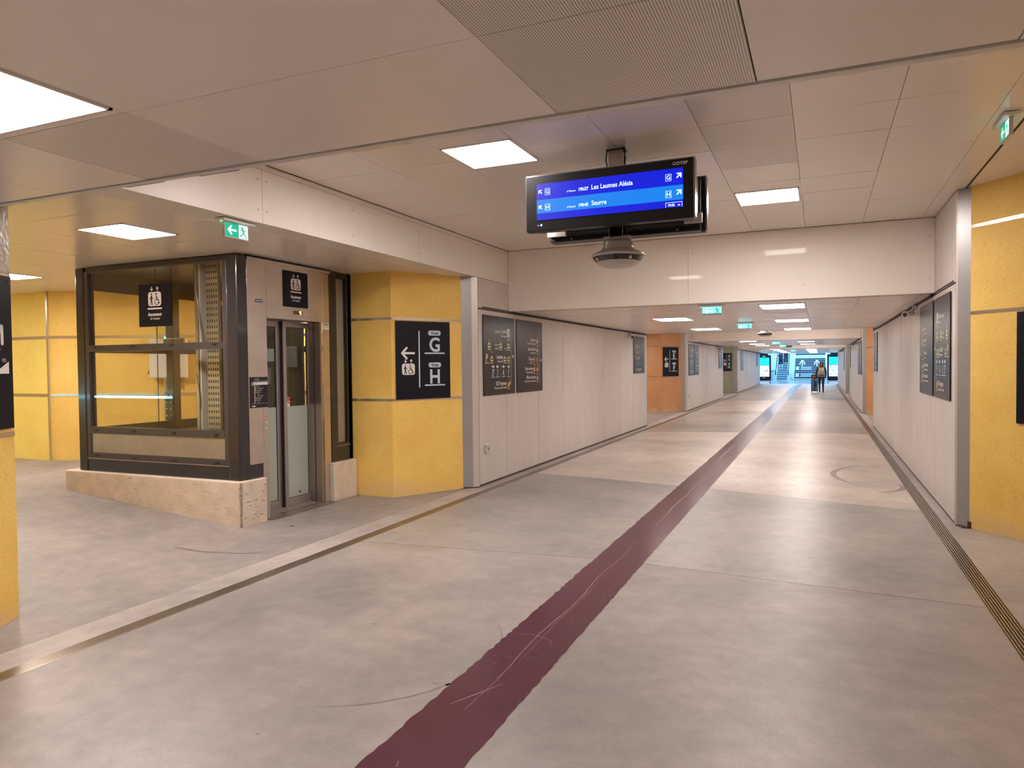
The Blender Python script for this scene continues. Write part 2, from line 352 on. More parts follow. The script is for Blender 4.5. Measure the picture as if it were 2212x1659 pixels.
def low_ceiling(name, y0, y1, lamps, xr=XR, near=False):
    c = MB(); c.box(XL-1.2, y0, ZL+.035, xr+.6, y1, ZL+.3, 'panelgap')
    if near: c.box(XL-1.2, y1, ZL+.006, xr+.6, y1+.009, ZL+.3, 'dark')
    if near:
        xs = [XL-.65, -3.2, -2.62, -2.0, -.775, -.168, .46, 1.10, xr+.6]; ys = [y0] + [y1-.59-1.19*k for k in range(int((y1-.59-y0)/1.19), -1, -1)] + [y1]
        tiles(c, xs, ys, ZL, lambda i, j: None if any(abs((xs[i]+xs[i+1])/2-lx) < .2 and ys[j]-.05 < ly < ys[j+1] for lx, ly in lamps) else ('perf' if i == 4 else ('perf2' if i == 2 and j == len(ys)-2 else 'ceil')))
        for lx, ly in lamps:   # tile cut around each lamp
            i = min(range(len(xs)-1), key=lambda q: abs((xs[q]+xs[q+1])/2-lx)); j = max(q for q in range(len(ys)-1) if ys[q]-.05 < ly)
            if ly-.3-ys[j] > .02: c.box(xs[i]+.002, ys[j]+.002, ZL, xs[i+1]-.002, ly-.301, ZL+.03, 'ceil')
            if ys[j+1]-ly-.3 > .02: c.box(xs[i]+.002, ly+.301, ZL, xs[i+1]-.002, ys[j+1]-.002, ZL+.03, 'ceil')
            for u0, u1 in ((xs[i]+.002, lx-.301), (lx+.301, xs[i+1]-.002)):
                if u1 > u0: c.box(u0, ly-.301, ZL, u1, ly+.301, ZL+.03, 'ceil')
    else:
        ys = fr(y0, y1, .62); xs = LXS[:-1]+[xr]
        tiles(c, xs, ys, ZL, lambda i, j: 'perf2' if (i == 5 and j % 6 in (2, 3)) else 'ceil', jit=.0015)
    return struct(name, c)
low_ceiling('ceiling', YB, 2.18, [(-2.31, 1.25), (-.47, -1.85), (-2.31, -3.45), (-.47, -5.6)], near=True)
for k, (a, b) in enumerate(((9.95, 18.75), (26.55, 35.1), (42.9, 64.0))): low_ceiling('ceiling', a, b, [])
def up_ceiling(y0, y1):
    c = MB(); c.box(XL-.3, y0, ZU+.035, 1.33, y1, ZU+.2, 'panelgap')
    ys = [y0] + [y for y in [y1-5.05+.62*k for k in range(-6, 9)] if y0+.1 < y < y1-.1] + [y1]
    xs = [XL, -3.40, -2.745, -2.115, -1.46, -.80, -.172, .47, 1.10, 1.31]
    tiles(c, xs, ys, ZU, lambda i, j: 'perf2' if i == 5 and ys[j] < y0+4.0 else 'ceil')
    return struct('ceiling', c)
up_ceiling(2.18, 9.7); up_ceiling(18.75, 26.4); up_ceiling(35.1, 42.7)
# right-hand side bays: ceiling flush with the high bays
for a, b in ((1.0, 8.7), (19.0, 26.0), (35.2, 42.5)):
    struct('ceiling', MB().box(1.322, a, ZU, 9.5, b, ZU+.15, 'ceil'))
# left-hand side bays, lower
def alcove_ceiling(y0, y1, x0):
    c = MB(); c.box(x0, y0, ZA+.035, XL-.305, y1, ZA+.2, 'panelgap')
    xs = [x for x in fr(x0, XL-.302, 1.0)]; ys = fr(y0, y1, .62)
    tiles(c, xs, ys, ZA, lambda i, j: 'ceil')
    return struct('ceiling', c)
alcove_ceiling(1.9, 10.6, -16.2); alcove_ceiling(18.75, 26.0, -9.5); alcove_ceiling(35.1, 42.2, -9.5)
# ---- beams
def beam(y, x0=XL, x1=XR, z0=ZL, z1=ZU):
    b = MB(); b.box(x0, y+.012, z0+.01, x1, y+.30, z1, 'beam2')
    xs = [x0, -1.62, x1]
    for i in range(2):
        b.box(xs[i]+.002, y, z0, xs[i+1]-.002, y+.012, z1-.006, 'beam')
        for u in (xs[i]+.05, (xs[i]+xs[i+1])/2, xs[i+1]-.05):
            for z in (z0+.17, z1-.22): b.tube((u, y-.0015, z), (u, y+.001, z), .006, 'screw', 8)
    struct('trim_1', b)
for y in (9.7, 26.4, 42.7): beam(y)
for y0, y1 in ((2.18, 9.7), (18.75, 26.4), (35.1, 42.7)):      # side beams over the left openings
    b = MB(); b.box(XL-.30, y0, ZA-.002, XL-.012, y1, ZU, 'beam2')
    ys = [y0, y0+2.45, y0+4.95, y1]
    for i in range(3):
        b.box(XL-.012, ys[i]+.002, ZA-.004, XL, ys[i+1]-.002, ZU-.055, 'beam2')
        for u in (ys[i]+.05, (ys[i]+ys[i+1])/2, ys[i+1]-.05):
            for z in (ZA+.10, ZU-.14): b.tube((XL-.001, u, z), (XL+.0015, u, z), .006, 'screw', 8)
    b.box(XL-.012, y0, ZU-.050, XL-.002, y1, ZU-.008, 'beam2')
    struct('trim_2', b)
# edge trims where a low ceiling ends and the bay rises
for y in (2.18, 18.75, 35.1):
    t = MB(); t.box(XL-.9, y+.010, ZL-.004, XR+.5, y+.042, ZL+.02, 'lampframe'); t.box(XL-.9, y+.034, ZL+.02, XR+.5, y+.05, ZU, 'beam2')
    if y < 3:
        x = -5.0
        while x < 1.6:
            wq = random.uniform(.05, .35); t.box(x, y+.0425, ZL-.003, x+wq, y+.055, ZL+.03, random.choice(['trim', 'pil', 'beam2'])); x += wq+random.uniform(.2, .9)
    struct('trim_3', t)
# ---- piers: grey clad wall + metal pilaster + coloured plaster return
def cladding(side, y0, y1, joints, ztop, zfull, yfull):
    """panels 8 mm apart on a dark backing; up to zfull for y<yfull (under the bay), ztop under the low ceiling"""
    x = XL if side < 0 else XR; s = 1 if side < 0 else -1      # s: direction out of the wall
    w_ = MB()
    w_.box(x-s*.10, y0, .0, x-s*.012, y1, zfull if yfull is None else ztop+.02, 'panelgap')
    ys = [y0]+[j for j in joints if y0+.1 < j < y1-.1]+[y1]
    def pan(a, b, z0, z1):
        w_.box(x-s*.012, a+.004, z0, x, b-.004, z1, 'panel')
        for u in (a+.045, (a+b)/2, b-.045):
            for z in ((z0+.07, z0+.76, z0+1.45, z1-.07) if z1-z0 > 1.5 else (z0+.05, z1-.05)):
                w_.tube((x-s*.001, u, z), (x+s*.002, u, z), .0055, 'screw', 6)
    for a, b in zip(ys, ys[1:]): pan(a, b, .035, ztop-.035)
    if yfull is not None:
        w_.box(x-s*.10, y0, ztop, x-s*.012, yfull, zfull, 'panelgap')
        w_.box(x-s*.012, y0+.004, ztop-.012, x, yfull, zfull-.01, 'panel')
        for u in (y0+.15, yfull-.08):
            for z in (ztop+.10, ztop+.28): w_.tube((x-s*.001, u, z), (x+s*.002, u, z), .0055, 'screw', 6)
    struct('wall_left' if side < 0 else 'wall_right', w_)
def pier(side, y0, y1, m, zc, joints, ybeam, m_top=None, zt=None, bands=(1.235, 2.265), far=False):
    x = XL if side < 0 else XR; s = 1 if side < 0 else -1
    if side < 0: pp = [(.0, 0), (.06, .07), (.18, .14), (.70, 1.05)]
    else: pp = [(.0, 0), (.015, .012), (.112, .09), (.61, .71)]
    W_ = 6.0 if side > 0 else 1.40
    # yellow body (closed)
    a = [(x-s*pp[2][0], y0-pp[2][1]), (x-s*pp[3][0], y0-pp[3][1]), (x-s*W_, y0-pp[3][1])]
    b = [(x-s*W_, y1+pp[3][1]), (x-s*pp[3][0], y1+pp[3][1]), (x-s*pp[2][0], y1+pp[2][1])]
    poly = a+b
    if side < 0: poly = poly[::-1]
    wy = MB()
    if side > 0: poly = [poly[0]] + poly[1:][::-1] if False else poly
    area = sum(p[0]*q[1]-q[0]*p[1] for p, q in zip(poly, poly[1:]+poly[:1]))
    if area < 0: poly = poly[::-1]
    if m_top: wy.prism(poly, 0, zt, m).prism(poly, zt, zc, m_top)
    else: wy.prism(poly, 0, zc, m)
    struct('wall_left' if side < 0 else 'wall_right', wy)
    # bands of stainless steel
    bt = MB()
    for pts in ((a[0], a[1], a[2]), (b[2], b[1], b[0])):
        for z in bands:
            for p, q in zip(pts, pts[1:]):
                d = Vector((q[0]-p[0], q[1]-p[1])); n_ = Vector((d.y, -d.x)).normalized()
                if n_.dot(Vector((s, -1 if pts[0] is a[0] else 1))) < 0: n_ = -n_
                e = .004; P4 = [(p[0]-n_.x*.01, p[1]-n_.y*.01), (q[0]-n_.x*.01, q[1]-n_.y*.01), (q[0]+n_.x*e, q[1]+n_.y*e), (p[0]+n_.x*e, p[1]+n_.y*e)]
                ar = sum(P4[i][0]*P4[(i+1) % 4][1]-P4[(i+1) % 4][0]*P4[i][1] for i in range(4))
                bt.prism(P4 if ar > 0 else P4[::-1], z-.016, z+.016, 'trim')
    struct('trim_4', bt)
    # metal pilasters at both ends
    for yy, sg in ((y0, -1), (y1, 1)):
        q = [(x-s*.10, yy+sg*.002), (x-s*pp[0][0], yy+sg*.002), (x-s*pp[1][0], yy+sg*pp[1][1]), (x-s*pp[2][0], yy+sg*pp[2][1]), (x-s*(pp[2][0]+.05), yy+sg*.002)]
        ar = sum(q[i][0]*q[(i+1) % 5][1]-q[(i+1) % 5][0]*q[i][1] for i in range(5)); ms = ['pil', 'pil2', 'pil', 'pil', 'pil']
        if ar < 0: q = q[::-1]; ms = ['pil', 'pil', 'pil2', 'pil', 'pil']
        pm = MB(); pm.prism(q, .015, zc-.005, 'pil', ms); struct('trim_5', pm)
    cladding(side, y0+.01, y1-.01, joints, ZL, zc, ybeam)
jL = [9.59, 10.87, 12.14, 13.46, 14.76, 16.06, 17.34]; jR = [9.6, 10.86, 12.13, 13.6, 14.9, 16.2, 17.5, 18.8]
pier(-1, YB, 1.98, 'yel', ZA, [], None, 'brownpl', 2.29)
pier(-1, 8.66, 18.87, 'yel', ZA, jL, 9.7)
pier(-1, 25.2, 35.1, 'org', ZA, [j+16.5 for j in jL], 26.4)
pier(1, YB, 1.2, 'yel', ZU, [], None, bands=(1.235, 2.12, 2.96))
pier(1, 8.28, 20.3, 'yel', ZU, jR, 9.7, bands=(2.12, 2.96))
pier(1, 25.45, 36.4, 'org', ZU, [j+17.1 for j in jR], 26.4, bands=(2.12, 2.96))
pier(1, 42.0, 60, 'grn', ZU, fr(42.2, 60, 1.3), 42.7, bands=(2.12, 2.96))
# left pier before the hall: grey-green return, wall that swings outward at its far end
w_ = MB(); pts = [(XL, 41.5), (XL, 50.4), (-4.33, 54), (-4.45, 58), (-4.68, 63.6)]
for (xa, ya), (xb, yb_) in zip(pts, pts[1:]):
    n_ = max(1, round((yb_-ya)/1.3))
    for k in range(n_):
        u0, u1 = k/n_, (k+1)/n_; x0, x1, y0, y1 = xa+(xb-xa)*u0, xa+(xb-xa)*u1, ya+(yb_-ya)*u0+.006, ya+(yb_-ya)*u1-.006
        w_.prism([(x0-.012, y0), (x0, y0), (x1, y1), (x1-.012, y1)], .035, ZL-.035, 'panel')
    w_.prism([(xa-.3, ya), (xa-.013, ya), (xb-.013, yb_), (xb-.3, yb_)], 0, ZL+.05, 'panelgap')
w_.box(XL-.1, 41.5, ZL, XL, 42.7, ZA, 'panel')
struct('wall_left', w_)
w_ = MB(); w_.prism([(-4.43, 41.36), (-4.43, 44), (-9.5, 44), (-9.5, 40.45), (-4.95, 40.45)][::-1], 0, ZA, 'grn'); struct('wall_left', w_)
struct('trim_5', MB().prism([(-4.35, 41.5), (-4.43, 41.36), (-4.31, 41.43), (XL, 41.5)], .015, ZA, 'pil'))
struct('trim_4', MB().prism([(-4.95, 40.446), (-4.43, 41.356), (-4.44, 41.38), (-4.96, 40.46)], 2.25, 2.28, 'trim'))
# ---- left side bay walls (ramp passage, niche behind the lift)
w_ = MB()
w_.box(-16.2, 1.9, 0, -4.96, 3.03, ZA+.1, 'yel'); struct('wall_left', w_)
# wall 'A' along the ramp and wall 'B' behind the lift, with steel joints
A0, A1, B1 = (-16.2, 7.13), (-10.78, 7.13), (-5.5, 9.43)
w_ = MB(); w_.prism([A0, A1, (-10.9, 7.6), (-16.2, 7.6)], 0, ZA+.1, 'yel2'); struct('wall_left', w_)
w_ = MB(); w_.prism([A1, B1, (-5.5, 9.9), (-10.9, 7.6)], 0, ZA+.1, 'yel'); struct('wall_left', w_)
struct('wall_left', MB().box(-5.64, 7.64, 0, -5.5, 10.6, ZA+.1, 'yel'))
struct('wall_left', MB().box(-16.3, 1.9, 0, -16.2, 10.6, ZA+.2, 'yel2'))
t = MB()
for z in (1.28, 2.16):
    t.box(-16.2, 7.122, z-.02, -10.78, 7.14, z+.02, 'trim')
    d = Vector((B1[0]-A1[0], B1[1]-A1[1])).normalized(); n_ = Vector((d.y, -d.x))
    p = [Vector(A1)-n_*.01, Vector(B1)-n_*.01, Vector(B1)+n_*.006, Vector(A1)+n_*.006]
    t.prism([tuple(q) for q in p][::-1], z-.02, z+.02, 'trim')
t.box(-10.80, 7.115, .28, -10.765, 7.14, ZA, 'trim')
for u in (1.75, 3.6):
    q = Vector(A1)+d*u; t.prism([tuple(q-n_*.01), tuple(q-n_*.01+d*.03), tuple(q+n_*.006+d*.03), tuple(q+n_*.006)][::-1], .28, 2.14, 'trim')
struct('trim_6', t)
# back walls of the other side bays
for a, b, m in ((18.0, 26.0, 'org'), (34.5, 42.0, 'grn')):
    struct('wall_left', MB().box(-9.6, a, 0, -9.5, b, ZA+.2, m)); struct('wall_right', MB().box(7.2, a, 0, 7.3, b+1, ZU+.1, m))
    struct('wall_left', MB().box(-9.5, b-1.5, 0, -5.45, b-1.35, ZA+.2, m) if b < 30 else MB().box(-9.5, 41.2, 0, -9.4, 42, 2, m))
    struct('wall_left', MB().box(-9.5, a+1.9 if a < 30 else 36.2, 0, -5.5, a+2.0 if a < 30 else 36.3, ZA+.2, m))
struct('wall_right', MB().box(7.2, 1.5, 0, 7.3, 8, ZU+.1, 'yel'))
# added outer shell, out of view, stopping sky light leaking into the underpass
struct('ceiling', MB().box(-17, YB-1, 3.62, 11, 64.0, 3.9, 'panelgap'))
struct('wall_left', MB().box(-17, YB-1, -.3, -16.7, 62, 3.7, 'panelgap')); struct('wall_right', MB().box(10.7, YB-1, -.3, 11, 62, 3.7, 'panelgap'))
struct('wall_back', MB().box(-17, YB-1, -.3, 11, YB-.8, 3.7, 'panelgap')); struct('wall_far', MB().box(-17, 61.7, -.3, -9.5, 62, 3.7, 'panelgap').box(8, 61.7, -.3, 11, 62, 3.7, 'panelgap'))
struct('wall_back', MB().box(-6, YB-.2, 0, 3, YB, ZU, 'panel'))
# black shadow gap between cladding and the low ceilings, painted perimeter trim
t = MB()
for a, b in ((9.95, 18.75), (26.7, 35.1), (43.0, 60)):
    t.box(XL-.01, a, ZL-.033, XL+.012, b, ZL-.004, 'dark'); t.box(XR-.012, a, ZL-.033, XR+.01, b, ZL-.004, 'dark')
    t.box(XR-.125, a, ZL-.008, XR-.115, b, ZL+.004, 'lampframe')
t.box(XL-.005, 8.8, 2.452, XL+.004, 9.70, 2.468, 'dark'); t.box(XR-.004, 8.40, 2.452, XR+.005, 9.70, 2.468, 'dark')
t.box(1.306, 2.2, ZU-.004, 1.324, 8.3, ZU+.003, 'dark')
struct('trim_7', t)
# ---- far hall
h = MB()
h.box(-9.6, 60, 0, -9.4, 75, 6, 'hallw').box(7.9, 60, 0, 8.1, 90, 6, 'hallw').box(-9.6, 75, 0, -9.4, 90, 6, 'hallw').box(-9.6, 89.8, 0, 8.1, 90, 5.5, 'hallw')
h.box(-9.6, 63.9, ZL+.02, 8.1, 64.05, 6, 'hallw').box(-9.5, 60, 0, -4.9, 60.2, ZL+.3, 'hallw').box(1.9, 60.2, 0, 7.9, 60.4, ZL+.3, 'hallw')
h.box(-9.6, 74.9, 0, -4.55, 75.1, 6, 'hallw').box(.75, 74.9, 0, 8, 75.1, 6, 'hallw')
for xa, xb in ((-4.62, -4.12), (-2.66, -2.34)): h.box(xa, 74.3, 0, xb, 74.8, 5.0, 'escside')
struct('wall_far', h)
struct('ceiling', MB().box(-9.6, 60, ZL+.32, -4.3, 64, ZL+.4, 'ceil').box(1.2, 60, ZL+.01, 8, 64, ZL+.08, 'ceil').box(-9.6, 63.9, 5.9, 8.1, 67.5, 6.0, 'ceil'))
struct('floor', MB().box(-9.5, 75, -.3, 8, 90, -.002, 'flh'))
# ================================================================== THINGS
def lamp(x, y, z, L=.60, W_=.60, label='', group='ceiling light panels'):
    r = thing('ceiling_light', label, 'ceiling light', (x, y, z), 0, group)
    MB().box(-W_/2+.012, -L/2+.012, -.002, W_/2-.012, L/2-.012, .006, 'lamphi' if z > 2.6 else ('lampmid' if y < 9 else 'lamp')).build('diffuser', r)
    fm = MB()
    for a in ((-W_/2, -L/2, W_/2, -L/2+.012), (-W_/2, L/2-.012, W_/2, L/2), (-W_/2, -L/2, -W_/2+.012, L/2), (W_/2-.012, -L/2, W_/2, L/2)): fm.box(a[0], a[1], -.006, a[2], a[3], .012, 'lampframe')
    fm.build('frame', r)
    return r
XA, XB = -2.43, -.49
L = [(-2.31, 1.25, ZL, .60, 'square light panel set in the near low ceiling at upper left'),
     (-2.43, 5.22, ZU-.002, .60, 'square light panel in the high bay ceiling left of the hanging screen'),
     (-.49, 7.75, ZU-.002, .60, 'square light panel in the high bay ceiling right of the hanging screen'),
     (-5.55, 4.40, ZA-.002, .56, 'square light panel above the ramp in front of the lift shaft'),
     (-6.7, 8.25, ZA-.002, .56, 'added fill light panel, unseen, in the niche behind the lift shaft'),  # added out of view to brighten the wall seen through the lift glass
     (-9.45, 5.75, ZA-.002, .56, 'light panel farther up the ramp, cut off by the near yellow wall'),
     (-.47, -1.85, ZL, .60, 'light panel in the low ceiling behind the camera, first back from the camera'),
     (-2.31, -3.45, ZL, .60, 'light panel in the low ceiling behind the camera, second back from the camera'),
     (-.47, -5.6, ZL, .60, 'light panel in the low ceiling behind the camera, third back from the camera'),
     (4.5, 5.0, ZU-.004, .60, 'light panel in the ceiling of the right side bay'),
     (-13.0, 5.2, ZA-.002, .56, 'light panel at the top end of the ramp passage')]
nm = ['first', 'second', 'third', 'fourth', 'fifth', 'sixth', 'seventh', 'eighth', 'ninth', 'tenth']
rows = {'R1': (XB, [10.82, 14.55, 18.15], 'right row past the near beam'),
        'L1': (XA, [12.95, 17.0], 'left row past the near beam'),
        'R2': (XB, [29.3, 33.0], 'right row past the second beam'), 'L2': (XA, [27.4, 31.4, 34.5], 'left row past the second beam'),
        'R3': (XB, [45.5, 49.5, 53.5, 57.5, 61.5], 'right row past the third beam'), 'L3': (XA, [44.5, 48.5, 52.5, 56.5, 60.5], 'left row past the third beam')}
for k, (x, ys, wh) in rows.items():
    for i, y in enumerate(ys): L.append((x, y, ZL-.003, .88 if y < 19 else .8, '%s light panel going away in the %s' % (nm[i], wh)))
for y in (21.9, 38.3):
    L.append((-2.43, y, ZU-.002, .6, 'light panel in the high bay %s, left one' % ('beside the orange wall' if y < 30 else 'beside the grey-green wall')))
    L.append((-.49, y+2.2, ZU-.002, .6, 'light panel in the high bay %s, right one' % ('beside the orange wall' if y < 30 else 'beside the grey-green wall')))
    L.append((-6.8, y+.6, ZA-.002, .6, 'light panel in the left side bay %s' % ('with the orange wall' if y < 30 else 'with the grey-green wall')))
    L.append((3.6, y+.6, ZU-.004, .6, 'light panel in the right side bay %s' % ('with the orange wall' if y < 30 else 'with the grey-green wall')))
for (x, y, z, ln_, lb) in L: lamp(x, y, z, ln_, .60 if ln_ != .56 else .56, lb)
# recessed holders: keep the diffuser below the tile
# ---- drains
def drain(x0, x1, label):
    m = MB(); n_ = 6; wd = x1-x0
    m.box(x0, YB, -.05, x0+.006, 60, .001, 'grate').box(x1-.006, YB, -.05, x1, 60, .001, 'grate')
    for i in range(n_):
        c = x0+.008+(wd-.016)*(i+.5)/n_; m.box(c-.0048, YB, -.03, c+.0048, 60, 0, 'grate')
    y = YB
    while y < 60: m.box(x0, y, -.045, x1, y+.006, -.022, 'grate'); y += 1.0
    return tag(m.build('drain_grate'), label, 'drain')
drain(XD0, XD1, 'long slotted steel drain grate along the left side of the floor')
drain(XE0, XE1, 'long slotted steel drain grate along the right side of the floor')
# ---- burgundy guide stripe
m = MB(); y = YB; pr_ = None
while y < 59.0:
    off = 0 if y < 52 else (y-52)**1.5*.012
    xl, xr = -1.762+random.uniform(-.007, .007)+off, -1.345+random.uniform(-.005, .005)+off
    if pr_: m.poly([(pr_[0], pr_[2], .0015), (pr_[1], pr_[2], .0015), (xr, y, .0015), (xl, y, .0015)], 'stripe')
    pr_ = (xl, xr, y); y += .045 if y < 12 else .25
tag(m.build('floor_stripe'), 'burgundy painted stripe running down the middle of the concrete floor', 'floor stripe')
def flatline(mb, pts, wd, m, z=.0022):
    for i in range(len(pts)-1):
        a, b = Vector(pts[i]), Vector(pts[i+1]); d = (b-a).normalized(); n_ = Vector((-d.y, d.x))
        wa = wd*(.25+.75*math.sin(PI*i/(len(pts)-1)) if len(pts) > 2 else .6); wb = wd*(.25+.75*math.sin(PI*(i+1)/(len(pts)-1)) if len(pts) > 2 else .6)
        mb.poly([(*(a-n_*wa/2), z), (*(b-n_*wb/2), z), (*(b+n_*wb/2), z), (*(a+n_*wa/2), z)], m)
m = MB()
flatline(m, [(-1.57+.012*math.sin(k*.33)+random.uniform(-.003, .003), 3.0+k*.07) for k in range(52)], .008, 'scuff')
flatline(m, [(-1.545+.006*math.sin(k*.5)+random.uniform(-.003, .003), 3.6+k*.07) for k in range(30)], .004, 'scuff')
flatline(m, [(-1.55+.012*math.sin(k*2.1), 7.2+k*.5) for k in range(9)], .012, 'scuff')
flatline(m, [(-1.60+.01*math.sin(k*2.1), 12.2+k*.5) for k in range(7)], .014, 'scuff')
flatline(m, [(-1.66+.03*k, 3.02+.06*k) for k in range(6)], .008, 'scuff')
flatline(m, [(-1.62+.16*math.cos(k*.4), 3.9+.1*math.sin(k*.4)) for k in range(7)], .006, 'scuff')
flatline(m, [(-1.58, 9.74), (-1.35, 9.70)], .02, 'scuff')
for k in range(24):
    x, y = random.uniform(-1.73, -1.38), random.uniform(1.9, 9); flatline(m, [(x, y), (x+random.uniform(-.02, .02), y+random.uniform(.02, .06))], random.uniform(.003, .009), 'scuff')
tag(m.build('paint_scuffs'), 'pale scratches worn along the middle of the burgundy stripe', 'scratches')['kind'] = 'stuff'
# ---- stains and specks on the floor
m = MB()
def arc(cx, cy, r, a0, a1, wd, n=16, ex=1.0, z=.001): flatline(m, [(cx+r*ex*math.cos(math.radians(a0+(a1-a0)*k/n)), cy+r*math.sin(math.radians(a0+(a1-a0)*k/n))) for k in range(n+1)], wd, 'stain', z)
arc(-2.55, 3.55, .85, -70, 55, .018)
arc(1.6, 11.5, 1.5, 135, 215, .09, ex=.95); arc(.35, 10.6, .65, 20, -60, .07)
arc(-5.2, 6.0, 1.25, 212, 300, .035, z=.0012)
for k in range(90):
    if k < 60: x, y = random.uniform(-3.9, .95), random.uniform(1.6, 9)
    else: x, y = random.uniform(-5.4, -4.45), random.uniform(3.0, 7.4)
    s_ = random.uniform(.004, .018); e_ = random.uniform(1, 2)
    m.poly([(x+s_*e_*math.cos(t*PI/4), y+s_*math.sin(t*PI/4), .001) for t in range(8)], 'stain')
tag(m.build('tyre_marks'), 'curved tyre marks and small dark spots scattered on the concrete floor', 'stains')['kind'] = 'stuff'
# ---- pictograms
def arrow(m, u, v, L_, wd, ang, mt, off, head=.5):
    d = Vector((math.cos(ang), math.sin(ang))); tip = Vector((u, v))+d*L_/2; tail = Vector((u, v))-d*L_/2
    m.ln(tail, tip-d*wd*.5, wd, mt, off)
    for s_ in (-1, 1):
        q = Vector((math.cos(ang+PI+s_*PI/4), math.sin(ang+PI+s_*PI/4))); m.ln(tip-d*wd*.3, tip-d*wd*.3+q*L_*head, wd, mt, off+.0002)
def walker(m, u, v, h, mt, off, head=None):
    m.disc(u, v+h*.9, h*.085, head or mt, off)
    m.pl([(u, v+h*.72), (u-.01*h, v+h*.42)], h*.15, mt, off); m.pl([(u, v+h*.42), (u-h*.06, v+h*.2), (u-h*.10, v+h*.03)], h*.085, mt, off)
    m.pl([(u, v+h*.42), (u+h*.08, v+h*.2), (u+h*.10, v+h*.03)], h*.085, mt, off); m.pl([(u, v+h*.74), (u-h*.14, v+h*.58), (u-h*.16, v+h*.42)], h*.06, mt, off); m.pl([(u, v+h*.74), (u+h*.12, v+h*.58), (u+h*.22, v+h*.52)], h*.06, mt, off)
def wheelchair(m, u, v, h, mt, off, head=None):
    m.disc(u-h*.02, v+h*.9, h*.085, head or mt, off); m.pl([(u, v+h*.74), (u, v+h*.45), (u+h*.22, v+h*.43), (u+h*.30, v+h*.16), (u+h*.38, v+h*.14)], h*.09, mt, off); m.ln((u, v+h*.64), (u+h*.2, v+h*.6), h*.06, mt, off)
    c = (u+.02*h, v+h*.25); m.pl([(c[0]+h*.23*math.cos(math.radians(a)), c[1]+h*.23*math.sin(math.radians(a))) for a in range(130, 371, 24)], h*.065, mt, off)
def lift_icon(m, u, v, s_, off, bar=False, head=None):
    """rounded white box with walker and wheelchair, two small arrows above; u,v = centre of box, s_ = box width"""
    m.rr(u-s_/2, v-s_*.39, u+s_/2, v+s_*.39, s_*.16, 'white', off); walker(m, u-s_*.24, v-s_*.33, s_*.66, 'black', off+.0008, head); wheelchair(m, u+s_*.14, v-s_*.33, s_*.66, 'black', off+.0008, head)
    arrow(m, u-s_*.22, v+s_*.56, s_*.22, s_*.055, -PI/2, 'white', off, .5); arrow(m, u+s_*.22, v+s_*.56, s_*.22, s_*.055, PI/2, 'white', off, .5)
    if bar: m.ln((u-s_*.52, v-s_*.53), (u+s_*.52, v-s_*.53), s_*.085, 'white', off)
def panel_sign(name, label, loc, rz, W_, H, mt='black', cat='sign', group=None, t=.012, bolts=True):
    r = thing(name, label, cat, loc, rz, group)
    MB().box(-W_/2, -t, 0, W_/2, 0, H, mt).build('panel', r, bevel=.0015)
    if bolts:
        b = MB()
        for u in (-W_/2+.035, W_/2-.035):
            for v in (.035, H-.035): b.cut().tube((u, -t-.002, v), (u, -t+.001, v), .007, 'case', 8)
        b.pieces('bolt', r)
    return r
# ---- platform signs on the coloured returns
def platform_sign(label, loc, rz, c1, c2, W_=.80, H=1.0, group='platform signs on the coloured walls'):
    r = panel_sign('platform_sign', label, loc, rz, W_, H, group=group); o = .0128
    a = MB(); sx_ = W_/.80
    U = lambda p: (-.40+.80*(p-.11)/.735*1.0)*sx_
    arrow(a, -.232*sx_, .59*H, .18*sx_, .028, PI, 'white', o, .52); a.cut(); lift_icon(a, -.225*sx_, .385*H, .185*sx_, o, head='magenta')
    a.cut().ln((-.065*sx_, .155*H), (-.065*sx_, .87*H), .016, 'white', o); [setattr(o_, 'name', n_) for o_, n_ in zip(a.pieces('mark', r), ('arrow', 'lift_pictogram', 'divider_line'))]
    b = MB()
    for c, vb in ((c1, .0), (c2, -.415)):
        cx = .165*sx_; b.cut().rr(cx-.095, (.82+vb)*H, cx+.095, (.885+vb)*H, .03, 'pale', o); b.text('Voie', cx, (.833+vb)*H, .062, 'black', o+.0006, 'CENTER', .95, .0012)
        b.text(c, cx, (.615+vb)*H, .255, 'pale', o, 'CENTER', .92, .006); b.ln((cx-.145, (.59+vb)*H), (cx+.145, (.59+vb)*H), .018, 'pale', o)
    b.pieces('platform_letter', r); return r
ang = math.atan2(.91, .52)
def on_chamfer(y0, u): d = Vector((.52, .91)).normalized(); return Vector((-4.95, y0-1.05))+d*u
p = on_chamfer(8.66, .455); platform_sign('black platform sign with arrow, G and H on the yellow wall', (p.x+.004, p.y-.004, 1.237), ang, 'G', 'H')
p = on_chamfer(25.2, .48); platform_sign('black platform sign with arrow, E and F on the orange wall', (p.x+.004, p.y-.004, 1.237), ang, 'E', 'F')
p = on_chamfer(41.5, .46); platform_sign('distant black platform sign with C and D on the grey-green wall', (p.x+.004, p.y-.004, 1.237), ang, 'C', 'D')
# right yellow wall: sign cut by the frame edge
d = Vector((.498, -.62)).normalized(); q = Vector((1.352, 8.19))+d*(.49+.40)
platform_sign('black sign cut off by the right frame edge on the yellow wall', (q.x-.004, q.y-.004, 1.075), math.atan2(-.62, .498), 'G', 'H', W_=.80, H=1.02, group=None)
